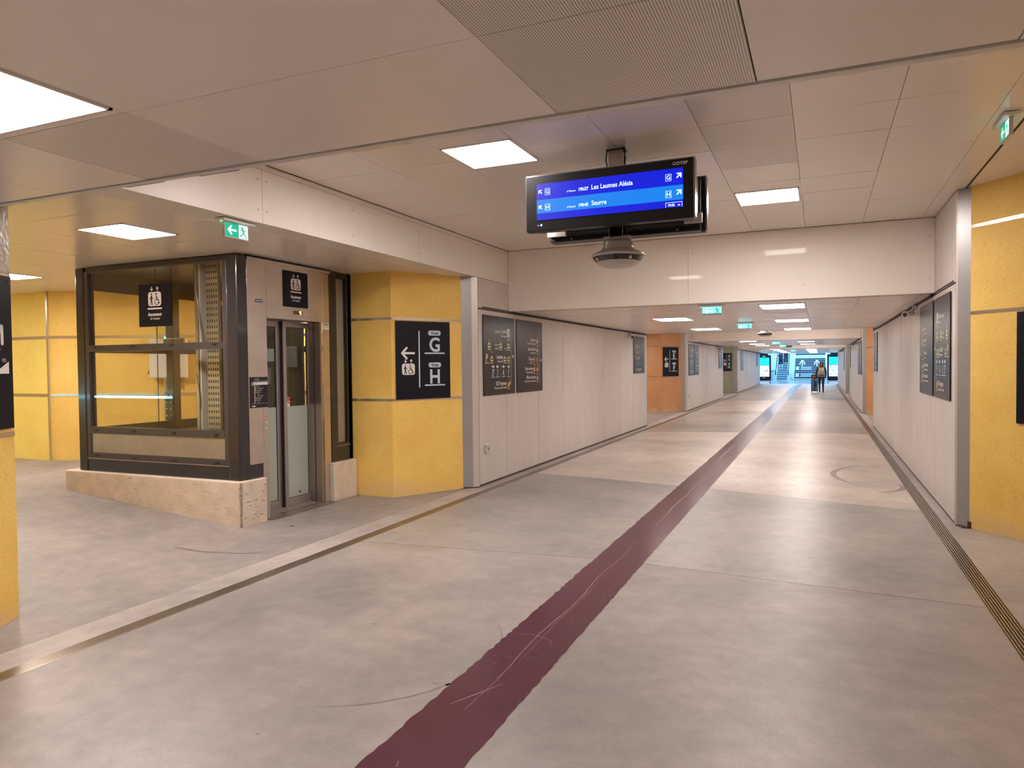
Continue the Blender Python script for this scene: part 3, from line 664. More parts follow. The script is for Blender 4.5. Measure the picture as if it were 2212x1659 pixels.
# near left ramp sign
d = Vector((-.52, .91)).normalized(); e = Vector((-4.95, 3.03)); c = e-d*(.03+.42)
r = panel_sign('ramp_sign', 'black sign with arrow and ramp pictogram at the left frame edge', (c.x+.006, c.y+.004, 1.275), math.atan2(.91, -.52), .84, 1.0, group=None)
o = .0128; a = MB(); arrow(a, .255, .61, .17, .03, PI/4, 'white', o, .62)
a.cut(); walker(a, .25, .44, .15, 'white', o); a.pg([(.21, .36), (.375, .36), (.375, .44)], 'white', o); a.text('10%', .30, .435, .035, 'white', o, 'LEFT', .9)
a.pieces('pictogram', r)
a = MB(); a.ln((.06, .2), (.06, .85), .016, 'white', o); a.cut().text('G', -.27, .62, .25, 'pale', o, 'LEFT', .92, .006); a.cut().text('H', -.27, .2, .25, 'pale', o, 'LEFT', .92, .006); a.pieces('platform_letter', r)
# ---- directory boards
def car(m, u, v, s_, mt, off):
    m.cut(); m.rr(u-s_*.42, v, u+s_*.42, v+s_*.62, s_*.16, mt, off); m.rr(u-s_*.26, v+s_*.2, u+s_*.26, v+s_*.5, s_*.08, 'blackg', off+.0005); m.pg([(u-s_*.2, v+s_*.62), (u+s_*.2, v+s_*.62), (u+s_*.1, v+s_*.8), (u-s_*.1, v+s_*.8)], mt, off)
    m.ln((u-s_*.5, v-s_*.2), (u+s_*.5, v-s_*.2), s_*.09, mt, off)
def directory(label, loc, rz, kind, W_, H, flip=False, group='wayfinding boards on the grey walls'):
    """flip=False: arrow at right, text right-aligned (left wall); flip=True: mirrored layout (right wall)"""
    loc = (loc[0]+(.004 if rz > 0 else -.004), loc[1], loc[2])
    r = panel_sign('direction_board', label, loc, rz, W_, H, 'blackg', group=group); o = .0128
    wt, yp = MB(), MB(); s_ = -1 if flip else 1; k = W_/1.1; kh = H/1.12
    X = lambda u: s_*(u*k); al = 'LEFT' if flip else 'RIGHT'; A = lambda t, u, v, sz, mt='white', sx=.8, bd=.0008, mb=None: (mb or wt).text(t, X(u), v*kh, sz, mt, o, al, sx*k, bd)
    wt.ln((X(.40), .13*kh), (X(.40), .93*kh), .007, 'white', o)
    if kind == 'A':
        arrow(wt, X(.475), .55*kh, .065, .013, 0 if not flip else PI, 'white', o, .5)
        A('Sortie', .24, .885, .085, bd=.0016); A('Centre-ville', .035, .885, .052); A('Exit • Ausgang', .24, .83, .04)
        u = X(.31); wt.rr(u-.045, .83*kh, u+.045, .955*kh, .008, 'white', o); walker(wt, u, .838*kh, .09, 'blackg', o+.0006); wt.ln((u-.05, .80*kh), (u+.05, .80*kh), .01, 'white', o)
        for uu, t in ((-.36, 'Cars'), (.03, 'Bus'), (.31, 'Tram')): car(yp, X(uu), .665*kh, .105, 'yprint', o); yp.text(t, X(uu), .765*kh, .03, 'yprint', o, 'CENTER', .9)
        for vv, t in ((.70, '01 06 10 12'), (.65, '02 15 20 98')): A(t, -.05, vv, .032)
        A('T1 T2', .22, .65, .032)
        yp.cut().text('P', X(-.44), .475*kh, .15, 'yprint', o, 'CENTER', .9, .003); yp.ln((X(-.50), .455*kh), (X(-.38), .455*kh), .01, 'yprint', o)
        for uu in (.18, .31, -.28): car(yp, X(uu), .475*kh, .10, 'yprint', o)
        yp.text('Taxis', X(-.28), .60*kh, .03, 'yprint', o, 'CENTER', .9)
        A('Location', .11, .515, .082, bd=.0014); A('Rental • Verleih', .11, .465, .04)
        for uu, t in ((-.24, '37'), (-.09, '3'), (.12, 'A'), (.31, 'F')):
            wt.rr(X(uu)-.04, .385*kh, X(uu)+.04, .42*kh, .016, 'pale', o); wt.text(t, X(uu), .275*kh, .13, 'pale', o, 'CENTER', .7, .002); wt.ln((X(uu)-.055, .255*kh), (X(uu)+.055, .255*kh), .01, 'pale', o)
        wt.text('à', X(.215), .33*kh, .05, 'pale', o, 'CENTER'); wt.ln((X(.02), .26*kh), (X(.02), .42*kh), .004, 'pale', o)
        A('SOS Voyageurs', .24, .135, .078, bd=.0014); A('SOS voyageurs • Helpdesk • Reisehilfe', .24, .085, .036)
        u = X(.32); yp.cut().disc(u+.02, .16*kh, .028, 'oprint', o); yp.disc(u-.015, .125*kh, .034, 'oprint', o); yp.ln((u-.05, .075*kh), (u+.05, .075*kh), .01, 'oprint', o); yp.text('24h/24', u, .205*kh, .026, 'oprint', o, 'CENTER', .8)
    elif kind == 'B':
        arrow(wt, X(.475), .50*kh, .06, .011, 0 if not flip else PI, 'white', o, .5)
        for v, t, t2, n_ in ((.80, 'Billetterie', 'Ticket office • Fahrkartenverkauf', 1), (.655, 'Espace détente', 'Lounge • Warteraum', 1), (.495, 'Toilettes', 'Toilets • WC', 2), (.345, 'Espace services', 'Services • Dienstleistungen', 2), (.205, 'Office de tourisme', 'Tourist information • Fremdenverkehrsbüro', 1)):
            e_ = .24 if n_ == 1 else .12
            A(t, e_, v, .068, bd=.001); A(t2, e_, v-.05, .034)
            for q in range(n_):
                u = X(.31-.13*q); yp.cut()
                if t == 'Toilettes':
                    for du in (-.02, .02): walker(yp, u+du, (v-.03)*kh, .09, 'oprint', o)
                elif t.startswith('Office'): yp.pg([(u-.03, v*kh), (u, (v-.05)*kh), (u+.03, v*kh), (u, (v+.07)*kh)], 'oprint', o)
                else: yp.rr(u-.032, (v-.03)*kh, u+.032, (v+.03)*kh, .01, 'oprint', o); yp.ln((u, (v+.03)*kh), (u+.02, (v+.07)*kh), .016, 'oprint', o)
                yp.ln((u-.045, (v-.06)*kh), (u+.045, (v-.06)*kh), .009, 'oprint', o)
    else:
        for v, t, t2 in ((.80, 'Sortie', 'Centre-ville'), (.62, 'Bus', 'Tram'), (.45, 'Toilettes', 'Espace services'), (.10, 'Passage souterrain', 'Subway • Unterführung')):
            wt.text(t, X(-.16), v*kh, .07, 'white', o, 'LEFT' if not flip else 'RIGHT', .8, .001); wt.text(t2, X(-.16), (v-.05)*kh, .036, 'white', o, 'LEFT' if not flip else 'RIGHT', .8)
            car(yp, X(-.27), (v-.01)*kh, .08, 'yprint', o)
        for i, t in enumerate(('A', 'F', '3')): wt.text(t, X(-.2+.16*i), .25*kh, .10, 'pale', o, 'CENTER', .7, .002)
        arrow(wt, X(-.47), .5*kh, .05, .01, PI if not flip else 0, 'white', o, .5)
    wt.build('white_lettering', r); yp.pieces('pictogram', r); return r
H90 = PI/2
# left wall boards (rotz +90: text runs towards +Y)
directory('dark board with Sortie and Location on the left grey wall, nearest', (XL, 9.335, 1.24), H90, 'A', 1.09, 1.12)
directory('dark board with Toilettes and Espace services beside the Sortie board', (XL, 10.50, 1.24), H90, 'B', 1.08, 1.12)
directory('small dark board at the far end of the first left grey wall', (XL, 17.95, 1.43), H90, 'C', 1.16, .93)
directory('dark board nearest the orange wall on the second left grey wall', (XL, 25.95, 1.24), H90, 'A', 1.09, 1.12)
directory('dark board second from the orange wall on the second left grey wall', (XL, 27.12, 1.24), H90, 'B', 1.08, 1.12)
directory('small dark board at the far end of the second left grey wall', (XL, 34.1, 1.43), H90, 'C', 1.16, .93)
directory('dark board on the last left grey wall, nearer of its two', (XL, 44.1, 1.24), H90, 'B', 1.3, 1.12)
directory('dark board on the last left grey wall, farther of its two', (-4.415, 57.2, 1.43), H90+.03, 'C', 1.6, .93)
# right wall boards
directory('dark board with P and parking icons on the right wall beside the steel pilaster', (XR, 9.065, 1.24), -H90, 'A', 1.10, 1.13, True)
directory('dark board under the bullet camera on the right wall', (XR, 10.33, 1.24), -H90, 'B', 1.18, 1.13, True)
directory('small dark board at the far end of the first right grey wall', (XR, 19.3, 1.43), -H90, 'C', 1.16, .93, True)
directory('dark board nearest the orange strip on the second right grey wall', (XR, 26.2, 1.24), -H90, 'A', 1.10, 1.12, True)
directory('dark board second from the orange strip on the second right grey wall', (XR, 27.5, 1.24), -H90, 'B', 1.18, 1.12, True)
directory('small dark board at the far end of the second right grey wall', (XR, 35.4, 1.43), -H90, 'C', 1.16, .93, True)
directory('dark board farthest away on the last right grey wall', (XR, 44.0, 1.24), -H90, 'A', 1.3, 1.12, True)
# ---- exit signs
def exit_sign(label, x, y, z, rz, flip=False, lit=None, drop=.0):
    r = thing('exit_sign', label, 'exit sign', (x, y, z), rz, 'green emergency exit signs')
    MB().box(-.17, -.05, -.022, .17, .05, 0, 'plasticw').build('mounting_plate', r, bevel=.003)
    f_ = MB().box(-.128, -.012, -.145, .128, .012, -.022, 'plastic'); f_.build('sign_frame', r)
    m = MB()
    for sd in (1, -1):
        yv = lambda o: o if sd < 0 else o
        q = MB(); g_, wmt = ('ex_g', 'ex_w') if not lit else (lit, lit)
        q.pg([(-.120, -.137), (.02, -.137), (.02, -.028), (-.120, -.028)], g_, .0128); q.pg([(.022, -.137), (.120, -.137), (.120, -.028), (.022, -.028)], wmt, .0128)
        if lit: q.v = [(a_*1.06, b_, -.022+(c_+.022)*.8) for a_, b_, c_ in q.v]
        arrow(q, -.052, -.083, .085, .017, PI, 'ex_w', .0132, .5)
        c = .07; q.disc(c-.012, -.05, .010, 'ex_g', .0132); q.pl([(c-.005, -.06), (c+.004, -.09)], .017, 'ex_g', .0132); q.pl([(c+.004, -.09), (c-.015, -.11), (c-.035, -.118)], .009, 'ex_g', .0132); q.pl([(c+.004, -.09), (c+.022, -.108), (c+.035, -.128)], .009, 'ex_g', .0132); q.pl([(c-.03, -.068), (c-.005, -.066), (c+.02, -.076), (c+.03, -.07)], .007, 'ex_g', .0132)
        if sd < 0:   # other face: rotate by 180 degrees
            q.v = [(-a, -b, c_) for a, b, c_ in q.v]
        b0 = len(m.v); m.v += q.v; m.f += [tuple(i+b0 for i in fc) for fc in q.f]; m.m += [m.mi(q.mats[i]) for i in q.m]; m.sm += q.sm
    m.build('lit_face', r)
    MB().tube((-.15, -.0, -.024), (-.15, -.0, -.027), .006, 'led_g', 8).build('indicator_light', r)
    return r
exit_sign('green exit sign with left arrow hanging under the side beam near the lift', -4.36, 4.44, ZA-.008, H90)
exit_sign('exit sign hanging at the right frame edge seen almost edge on', 1.2, 6.0, ZU-.005, -H90)
for y, lb in ((10.05, 'bright cyan exit sign just behind the near cream beam'), (14.7, 'second bright cyan exit sign along the low ceiling, smaller'),
              (27.7, 'exit sign just behind the second beam'), (32.7, 'exit sign farther along the second low ceiling'), (46.0, 'tiny exit sign in the farthest low ceiling')):
    exit_sign(lb, -1.36 if y < 20 else -1.48, y, ZL-.004, 0, lit='ex_c')
# ---- hanging screens
r = thing('passenger_information_display', 'double-sided black hanging display with blue departures screen', 'display screen', (-1.48, 5.55, 0))
m = MB().box(-.055, -.045, 2.66, .055, .045, ZU, 'steel_d'); m.box(-.072, -.06, ZU-.010, .072, .06, ZU-.002, 'dark'); m.build('ceiling_pole', r, bevel=.004)
m = MB().path([(-.065, -.05, ZU), (-.075, -.055, 3.27), (-.063, -.05, 3.2), (-.072, -.05, 3.1)], .006, 'cable').cut().path([(.07, -.05, ZU), (.08, -.06, 3.26), (.068, -.05, 3.18), (.085, -.05, 3.1)], .009, 'cable'); m.pieces('cable', r)
def screen_unit(sd):
    """sd=-1 faces -Y (front)"""
    yf = sd*.33; yb_ = sd*.20
    c = MB(); x0, x1, z0, z1 = -.645, .645, 2.70, 3.13
    c.box(x0, yf, z0, x1, sd*.25, z1, 'case'); zb = z0-.012 if sd > 0 else z0+.06; c.box(x0+.03, sd*.25, zb, x1-.02, sd*.12, z1-.03, 'case')
    # chamfered underside step
    prof = [(sd*.13, z0+.02), (sd*.08, z0+.05), (sd*.05, z0+.05), (sd*.05, z1-.05), (sd*.13, z1-.04)]
    b = len(c.v)
    for xx in (x0+.04, x1-.03): c.v += [(xx, p_[0], p_[1]) for p_ in prof]
    for i in range(5): j = (i+1) % 5; c.f.append((b+i, b+j, b+5+j, b+5+i)); c.m.append(c.mi('case')); c.sm.append(False)
    for q_ in (range(5), range(5, 10)): c.f.append(tuple(b+i for i in q_)); c.m.append(c.mi('case')); c.sm.append(False)
    o = c.build('screen_housing', r, bevel=.004)
    e = MB().box(x1, yf+(.004 if sd < 0 else -.004), z0+.01, x1+.014, sd*.25, z1, 'caseside').box(x0-.004, yf+(.004 if sd < 0 else -.004), z0+.01, x0, sd*.25, z1, 'caseside').box(x0, yf+(.006 if sd < 0 else -.006), z1, x1+.01, sd*.25, z1+.008, 'caseside'); e.build('side_trim', r, bevel=.003)
    s_ = MB(); U0, U1, V0, V1 = -.555, .575, 2.785, 3.065; y_ = .33+.002
    s_.rr(U0, V0, U1, V1, .001, 'sc_b', y_)
    s_.pg([(U0, V0+.052), (U1, V0+.052), (U1, V0+.158), (U0, V0+.158)], 'sc_l', y_+.0006)
    for v, c_, tm, ds in ((V0+.215, 'G', '19h37', 'Les Laumes Alésia'), (V0+.095, 'H', '19h45', 'Seurre')):
        arrow(s_, U0+.03, v+.005, .035, .008, PI*.75, 'sc_w', y_+.0012, .62); arrow(s_, U1-.028, v+.012, .042, .010, PI*.25, 'sc_w', y_+.0012, .62)
        for uu in (U0+.09, U1-.105):
            s_.pl([(uu-.02, v-.022), (uu+.02, v-.022), (uu+.02, v+.026), (uu-.02, v+.026), (uu-.02, v-.022)], .0028, 'sc_w', y_+.0012); s_.text(c_, uu, v-.012, .042, 'sc_w', y_+.0012, 'CENTER', 1, .001)
        s_.text("à l'heure", U0+.25, v-.02, .020, 'sc_w', y_+.0012, 'LEFT', 1, .0004); s_.text(tm, U0+.345, v-.02, .034, 'sc_w', y_+.0012, 'LEFT', .95, .0012); s_.text(ds, U0+.445, v-.02, .050, 'sc_w', y_+.0012, 'LEFT', .87, .0008)
    s_.pl([(U1-.125, V0+.002), (U1-.125, V0+.036), (U1-.008, V0+.036), (U1-.008, V0+.002)], .003, 'sc_w', y_+.0012); s_.text('19:32', U1-.108, V0+.008, .026, 'sc_w', y_+.0012, 'LEFT', .9, .0008); s_.text('04', U1-.038, V0+.008, .018, 'sc_w', y_+.0012, 'LEFT', .9, .0004)
    k = MB(); k.text('COTEP', .50, 3.088, .030, 'white', .331, 'LEFT', 1.15, .0008)
    l_ = MB(); l_.disc(-.545, 2.745, .005, 'led_r', .3312); l_.disc(-.520, 2.747, .008, 'led_b', .3312)
    for q_, nm_ in ((s_, 'lit_screen'), (k, 'maker_lettering'), (l_, 'status_lights')):
        if sd > 0: q_.v = [(-a, -b, c_) for a, b, c_ in q_.v]
        q_.build(nm_, r)
screen_unit(-1); screen_unit(1)
m = MB().box(-.60, .045, 2.715, -.44, .015, 2.775, 'plasticw').cut().box(.52, .045, 2.73, .655, .015, 2.80, 'plastic')
m.pieces('label_plate', r)
m = MB().tube((-.42, .12, 2.70), (-.42, .12, 2.712), .012, 'caseside', 12).cut().tube((.45, .12, 2.70), (.45, .12, 2.712), .012, 'caseside', 12); m.pieces('screw', r)
# ---- dome cameras
def dome(label, x, y, pole_top):
    r = thing('dome_camera', label, 'security camera', (x, y, .02), 0, 'multi-sensor dome cameras under the high bays')
    m = MB().box(-.06, -.045, 2.64, .05, .045, 2.72, 'plastic').box(-.11, -.03, 2.615, .10, .03, 2.65, 'plastic').tube((0, 0, 2.60), (0, 0, 2.66), .045, 'plastic', 16); m.tube((0, 0, 2.70), (0, 0, pole_top), .03 if pole_top > 3 else .02, 'steel_d', 12); m.build('mount', r)
    MB().lathe([(.0, 2.615), (.10, 2.612), (.115, 2.60), (.12, 2.56), (.135, 2.54), (.20, 2.512), (.212, 2.50), (.212, 2.488), (.20, 2.484)], 'plastic', n=40).build('housing', r)
    MB().lathe([(.204, 2.487), (.196, 2.470), (.172, 2.444)], 'smoke', n=40).build('smoked_window', r)
    MB().lathe([(.175, 2.446), (.15, 2.425), (.11, 2.412), (0, 2.408)], 'plastic', n=40).build('bottom_cap', r)
    l_ = MB()
    for a in range(4): t_ = PI/4+a*PI/2; l_.cut().box(.185*math.cos(t_)-.01, .185*math.sin(t_)-.01, 2.452, .185*math.cos(t_)+.01, .185*math.sin(t_)+.01, 2.478, 'plasticw')
    l_.pieces('lens_marker', r)
dome('large grey dome camera hanging under the departures display', -1.475, 5.55, 2.75)
dome('smaller dome camera hanging before the second cream beam', -1.475, 21.95, ZU-.002)
dome('tiny distant dome camera hanging before the third beam', -1.475, 38.4, ZU-.002)
# ---- bullet cameras on the walls
def bullet(label, x, y, z, side):
    r = thing('bullet_camera', label, 'security camera', (x, y, z), 0, 'small white wall cameras')
    s_ = 1 if side < 0 else -1
    MB().box(-.02*s_, -.03, .0, .05*s_, .03, .05, 'plastic').path([(.02*s_, 0, .0), (.07*s_, -.03, -.045)], .014, 'plastic').build('bracket', r)
    a = Vector((.05*s_, .10, -.04)); b = Vector((.13*s_, -.17, -.07))
    if side > 0: a, b = Vector((-.03, .14, -.05)), Vector((-.14, -.08, -.075))
    MB().tube(a, b, .038, 'plasticw', 20).build('body', r, bevel=.004)
    dd = (b-a).normalized(); MB().tube(b-dd*.005, b+dd*.02, .044, 'plasticw', 20).tube(b+dd*.02, b+dd*.022, .030, 'smoke', 16).build('lens_hood', r)
    MB().path([(0, .02, .0), (-.0, .08, .035), (0, .4, .04)], .006, 'cable').build('cable', r)
bullet('white wall camera at the end of the first left grey wall', XL+.01, 16.9, 2.38, -1)
bullet('white wall camera above the dark board on the right wall', XR-.01, 11.35, 2.38, 1)
bullet('white wall camera on the second left grey wall', XL+.01, 33.0, 2.38, -1)
bullet('white wall camera on the second right grey wall', XR-.01, 28.6, 2.38, 1)
bullet('farthest white wall camera on the right grey wall', XR-.01, 45.2, 2.38, 1)
# ---- key switches on grey walls
for k_, (y, lb) in enumerate(((8.86, 'small grey socket low on the first left grey wall beside the pilaster'), (25.45, 'small grey socket low on the wall beside the orange column'), (41.9, 'small grey socket low on the last left grey wall'))):
    if k_ == 0:
        sw = thing('wall_socket', lb, 'socket', (XL, y, .455), 0, 'grey sockets low on the walls')
        MB().box(0, -.045, 0, .035, .045, .12, 'plastic').build('housing', sw, bevel=.01); MB().box(.035, -.022, .03, .043, .028, .095, 'alu').build('cover', sw, bevel=.004); MB().box(.043, -.004, .04, .046, .012, .06, 'dark').build('slot', sw)
    else: dup(sw, (XL, y, .455), lb)
# ================================================================== LIFT
XF = -5.55; XBK = -8.03; YG = 5.65; YK = 7.60
r = thing('lift_shaft', 'dark framed glass lift shaft with steel front on concrete base', 'lift', (-6.8, 6.6, 0))
def part(name, mb, root=r, bevel=0.0): return mb.build(name, root, bevel, world=True)
def parts(name, mb, root=r, bevel=0.0): return mb.pieces(name, root, bevel, world=True)
# corner posts
part('corner_post', MB().box(-5.70, YG, .478, XF, YG+.14, ZA-.012, 'anth'), bevel=.012)
part('corner_post', MB().box(XBK, YG, .478, -7.90, YG+.14, ZA-.012, 'anth'), bevel=.008)
part('corner_post', MB().box(XBK, YK-.14, .3, -7.90, YK, ZA-.012, 'anth'), bevel=.008)
part('corner_post', MB().box(XF-.14, YK-.08, .478, XF, YK, ZA-.012, 'anth'), bevel=.008)
part('foot_bracket', MB().box(-5.64, YG+.10, .478, XF+.002, YG+.33, .62, 'anth'), bevel=.003)
# side frames on the glass face
fr_ = MB()
fr_.box(-7.90, YG+.02, 2.79, -5.70, YG+.10, ZA-.012, 'anth'); fr_.cut().box(-7.90, YG+.012, .478, -5.70, YG+.10, .625, 'anth')
parts('frame_rail', fr_, bevel=.003)
fr_ = MB()
for z0, z1 in ((2.78, 2.80), (1.865, 1.94), (.915, .995), (.627, .69)): fr_.cut().box(-7.8345, YG+.008, z0, -5.7655, YG+.07, z1, 'anth2')
for x0, x1 in ((-7.895, -7.835), (-5.765, -5.705)): fr_.cut().box(x0, YG+.008, .627, x1, YG+.07, 2.80, 'anth2')
parts('pane_frame', fr_, bevel=.002)
part('weather_strip', MB().box(-7.90, YG+.004, .618, -5.705, YG+.02, .626, 'trim'))
part('glass_pane', MB().box(-7.835, YG+.035, 1.94, -5.765, YG+.045, 2.78, 'glass')); part('glass_pane', MB().box(-7.835, YG+.035, .995, -5.765, YG+.045, 1.865, 'glass'))
part('infill_panel', MB().box(-7.835, YG+.02, .69, -5.765, YG+.035, .915, 'zinc'), bevel=.002)
cl = MB()
for z in (1.915, .955, .655):
    for x in (-7.74, -7.12, -6.50, -5.88): cl.cut().box(x-.028, YG-.004, z-.009, x+.028, YG+.012, z+.012, 'anth')
parts('glazing_clip', cl, bevel=.003)
# other sides of the shaft
fr_ = MB()
for z0, z1 in ((.30, .97), (1.86, 1.94), (2.60, ZA-.012)):
    fr_.cut().box(XBK, YG+.14, z0, XBK+.06, YK-.14, z1, 'anth2'); fr_.cut().box(-7.90, YK-.06, z0, XF-.14, YK, z1, 'anth2')
parts('back_frame', fr_)
part('glass_pane', MB().box(XBK+.02, YG+.14, .62, XBK+.03, YK-.14, 2.66, 'glass')); part('glass_pane', MB().box(-7.90, YK-.035, .62, XF-.14, YK-.025, 2.66, 'glass'))
part('shaft_floor_sheet', MB().box(-7.9, YG+.10, .62, -6.60, YK-.06, .86, 'brown')); part('shaft_head_sheet', MB().box(-7.96, YG+.1, ZA-.03, XF-.1, YK-.1, ZA-.016, 'brown'))
part('mid_post', MB().box(-7.97, 6.84, .3, -7.85, 6.96, ZA-.02, 'anth2').box(-7.985, 6.825, .98, -7.84, 6.84, 1.36, 'anth2'), bevel=.004)
bl = MB()
for z in (1.04, 1.13, 1.22, 1.31):
    for x in (-7.955, -7.88): bl.cut().tube((x, 6.815, z), (x, 6.826, z), .011, 'rail', 8)
parts('bolt', bl)
part('cross_member', MB().box(-7.97, 6.80, 1.96, -7.62, 6.84, 2.06, 'carwall'), bevel=.004)
cb = MB()
for x in (-7.13, -6.88): cb.cut().tube((x, 6.0, .9), (x, 6.0, ZA-.02), .0045, 'cable', 6)
parts('hoist_cable', cb)
# perforated cable tray and steel channel
pt = MB().box(-6.34, YG+.34, .62, -6.16, YG+.38, ZA-.02, 'rail')
z = .68
while z < 2.8:
    for i in range(5): x = -6.325+i*.034; pt.box(x, YG+.337, z, x+.013, YG+.341, z+.030, 'hole')
    z += .068
part('perforated_channel', pt)
part('steel_channel', MB().box(-6.47, YG+.30, .62, -6.43, YG+.42, ZA-.02, 'rail').box(-6.41, YG+.30, .62, -6.385, YG+.40, ZA-.02, 'lampframe'), bevel=.003)
part('white_conduit', MB().tube((-6.02, YG+.34, .62), (-6.02, YG+.34, 1.85), .028, 'plasticw', 14).path([(-6.45, YG+.28, 2.75), (-6.36, YG+.28, 2.1), (-6.34, YG+.27, 2.0)], .008, 'rail').path([(-6.44, YG+.28, 1.6), (-6.38, YG+.28, 1.3), (-6.39, YG+.28, 1.2)], .004, 'cable'))
# steel front
fp = MB()
fp.box(XF-.012, YG+.14, .625, XF, 6.075, 2.80, 'steel'); fp.box(XF-.012, 5.985, .005, XF+.001, 6.075, .625, 'steel')
fp.cut().box(XF-.012, 6.078, 2.205, XF, 7.03, 2.80, 'steel'); fp.cut().box(XF-.012, 7.033, .005, XF, 7.155, 2.80, 'steel')
parts('front_plate', fp, bevel=.0015)
part('head_profile', MB().box(XF-.02, YG+.14, 2.803, XF+.012, 7.17, 2.835, 'steel'))
part('head_shadow_gap', MB().box(XF-.05, YG+.14, 2.835, XF+.004, 7.19, ZA-.004, 'dark'))
jm = MB(); jm.box(XF-.20, 6.99, .005, XF-.012, 7.03, 2.205, 'steel_d'); jm.box(XF-.20, 6.078, 2.205, XF-.012, 7.03, 2.23, 'steel_d'); jm.box(XF-.20, 6.06, .005, XF-.012, 6.078, 2.205, 'steel_d')
jm.box(XF-.11, 6.985, .005, XF-.104, 6.99, 2.205, 'dark')
part('door_jamb', jm)
def leaf(y0, y1, x, gy0, gy1):
    m = MB(); z0, z1 = .015, 2.20
    m.box(x-.03, y0, z0, x, gy0, z1, 'alu').box(x-.03, gy1, z0, x, y1, z1, 'alu').box(x-.03, gy0, z0, x, gy1, .115, 'alu').box(x-.03, gy0, 2.135, x, gy1, z1, 'alu')
    lf = part('door_leaf', m, bevel=.002)
    part('clear_glass', MB().box(x-.020, gy0, 1.20, x-.014, gy1, 2.135, 'dglass'), lf); part('frosted_glass', MB().box(x-.018, gy0, .115, x-.012, gy1, 1.20, 'frost'), lf)
    gk = MB()
    for a in ((gy0, .115, gy0+.005, 2.135), (gy1-.005, .115, gy1, 2.135), (gy0, .115, gy1, .120), (gy0, 2.130, gy1, 2.135)): gk.box(x-.011, a[0], a[1], x-.008, a[2], a[3], 'dark')
    part('gasket', gk, lf)
leaf(6.10, 6.545, XF-.235, 6.13, 6.475); lf = leaf(6.55, 7.035, XF-.195, 6.605, 6.975)
part('door_seam', MB().box(XF-.24, 6.538, .015, XF-.20, 6.549, 2.2, 'dark'))
part('door_sticker', MB().box(XF-.2085, 6.61, 1.20, XF-.2065, 6.66, 1.31, 'white').box(XF-.2065, 6.612, 1.262, XF-.2055, 6.655, 1.305, 'red').box(XF-.2065, 6.618, 1.235, XF-.2055, 6.650, 1.25, 'red'))
part('glass_mark', MB().box(XF-.2069, 6.80, .150, XF-.2062, 6.825, .180, 'dark'))
sl = MB().box(XF-.25, 6.06, 0, XF-.012, 7.04, .010, 'steel_d').box(XF-.012, 6.03, 0, XF+.10, 7.10, .004, 'steel_d')
y = 6.05
while y < 7.05:
    sl.box(XF+.0, y, .004, XF+.03, y+.012, .0065, 'trim').box(XF+.045, y+.03, .004, XF+.085, y+.042, .0065, 'trim'); y += .055
part('threshold_plate', sl)
parts('side_window_frame', MB().box(XF-.06, 7.17, .478, XF, 7.30, 2.845, 'anth').cut().box(XF-.06, 7.51, .478, XF, 7.605, 2.845, 'anth').cut().box(XF-.06, 7.30, 2.77, XF, 7.51, 2.845, 'anth').cut().box(XF-.06, 7.30, .478, XF, 7.51, .71, 'anth').cut().box(XF-.004, 7.27, .665, XF+.004, 7.55, .672, 'trim'), bevel=.002)
part('glass_pane', MB().box(XF-.035, 7.30, .71, XF-.025, 7.51, 2.77, 'glass')); part('side_window_blind', MB().box(XF-.065, 7.29, .68, XF-.055, 7.52, 2.80, 'blind'))
# floor indicator, call plate
fi = part('floor_indicator', MB().box(XF, 6.385, 2.252, XF+.006, 6.735, 2.328, 'steel').box(XF+.006, 6.50, 2.268, XF+.007, 6.66, 2.312, 'brown'), bevel=.002)
part('floor_number', MB().box(XF+.0072, 6.615, 2.270, XF+.0085, 6.635, 2.312, 'seg').box(XF+.0072, 6.600, 2.292, XF+.0085, 6.618, 2.304, 'seg'), fi)
cpz = MB().box(XF, 6.00, .74, XF+.003, 6.068, 1.22, 'steel')
part('call_plate', cpz, bevel=.001); cq = MB()
for z, mm in ((1.11, 'red'), (1.055, 'rail'), (.995, 'rail')): cq.cut().tube((XF+.003, 6.035, z), (XF+.012, 6.035, z), .015, mm, 14)
cq.cut().box(XF+.003, 6.020, 1.106, XF+.0125, 6.05, 1.114, 'white'); parts('call_button', cq)
part('notice_sticker', MB().box(XF+.0, 7.045, 2.12, XF+.002, 7.15, 2.195, 'white').box(XF+.002, 7.055, 2.172, XF+.003, 7.12, 2.184, 'stairdark').box(XF+.002, 7.12, 2.17, XF+.003, 7.14, 2.186, 'red').box(XF+.002, 7.055, 2.150, XF+.003, 7.13, 2.156, 'stairdark'))
bs = MB().box(XF, 5.91, 2.365, XF+.002, 6.02, 2.398, 'bluep').box(XF+.002, 5.92, 2.378, XF+.003, 6.01, 2.385, 'white'); part('blue_sticker', bs)
# the car behind the doors
car_ = thing('lift_car', 'lift car seen through the glass doors with control panel and notices', 'lift car', (-6.1, 6.5, 0))
part('car_walls', MB().box(-6.50, 7.05, .02, -5.88, 7.08, 2.35, 'carwall').box(-6.52, 6.12, .02, -6.50, 7.08, 2.35, 'carwall').box(-6.50, 6.10, .02, -5.88, 6.12, 2.35, 'carwall').box(-6.50, 6.12, .015, -5.86, 7.05, .03, 'anth').box(-6.52, 6.10, 2.35, -5.86, 7.08, 2.37, 'carwall'), car_)
part('ceiling_spot', MB().box(-6.35, 6.35, 2.340, -6.1, 6.75, 2.348, 'carlamp'), car_)
part('control_panel', MB().box(-6.27, 7.03, .9, -6.13, 7.05, 2.2, 'case'), car_)
cbx = MB()
for z in (1.24, 1.30, 1.36):
    for x in (-6.23, -6.17): cbx.cut().tube((x, 7.028, z), (x, 7.02, z), .012, 'rail', 10)
parts('car_button', cbx, car_)
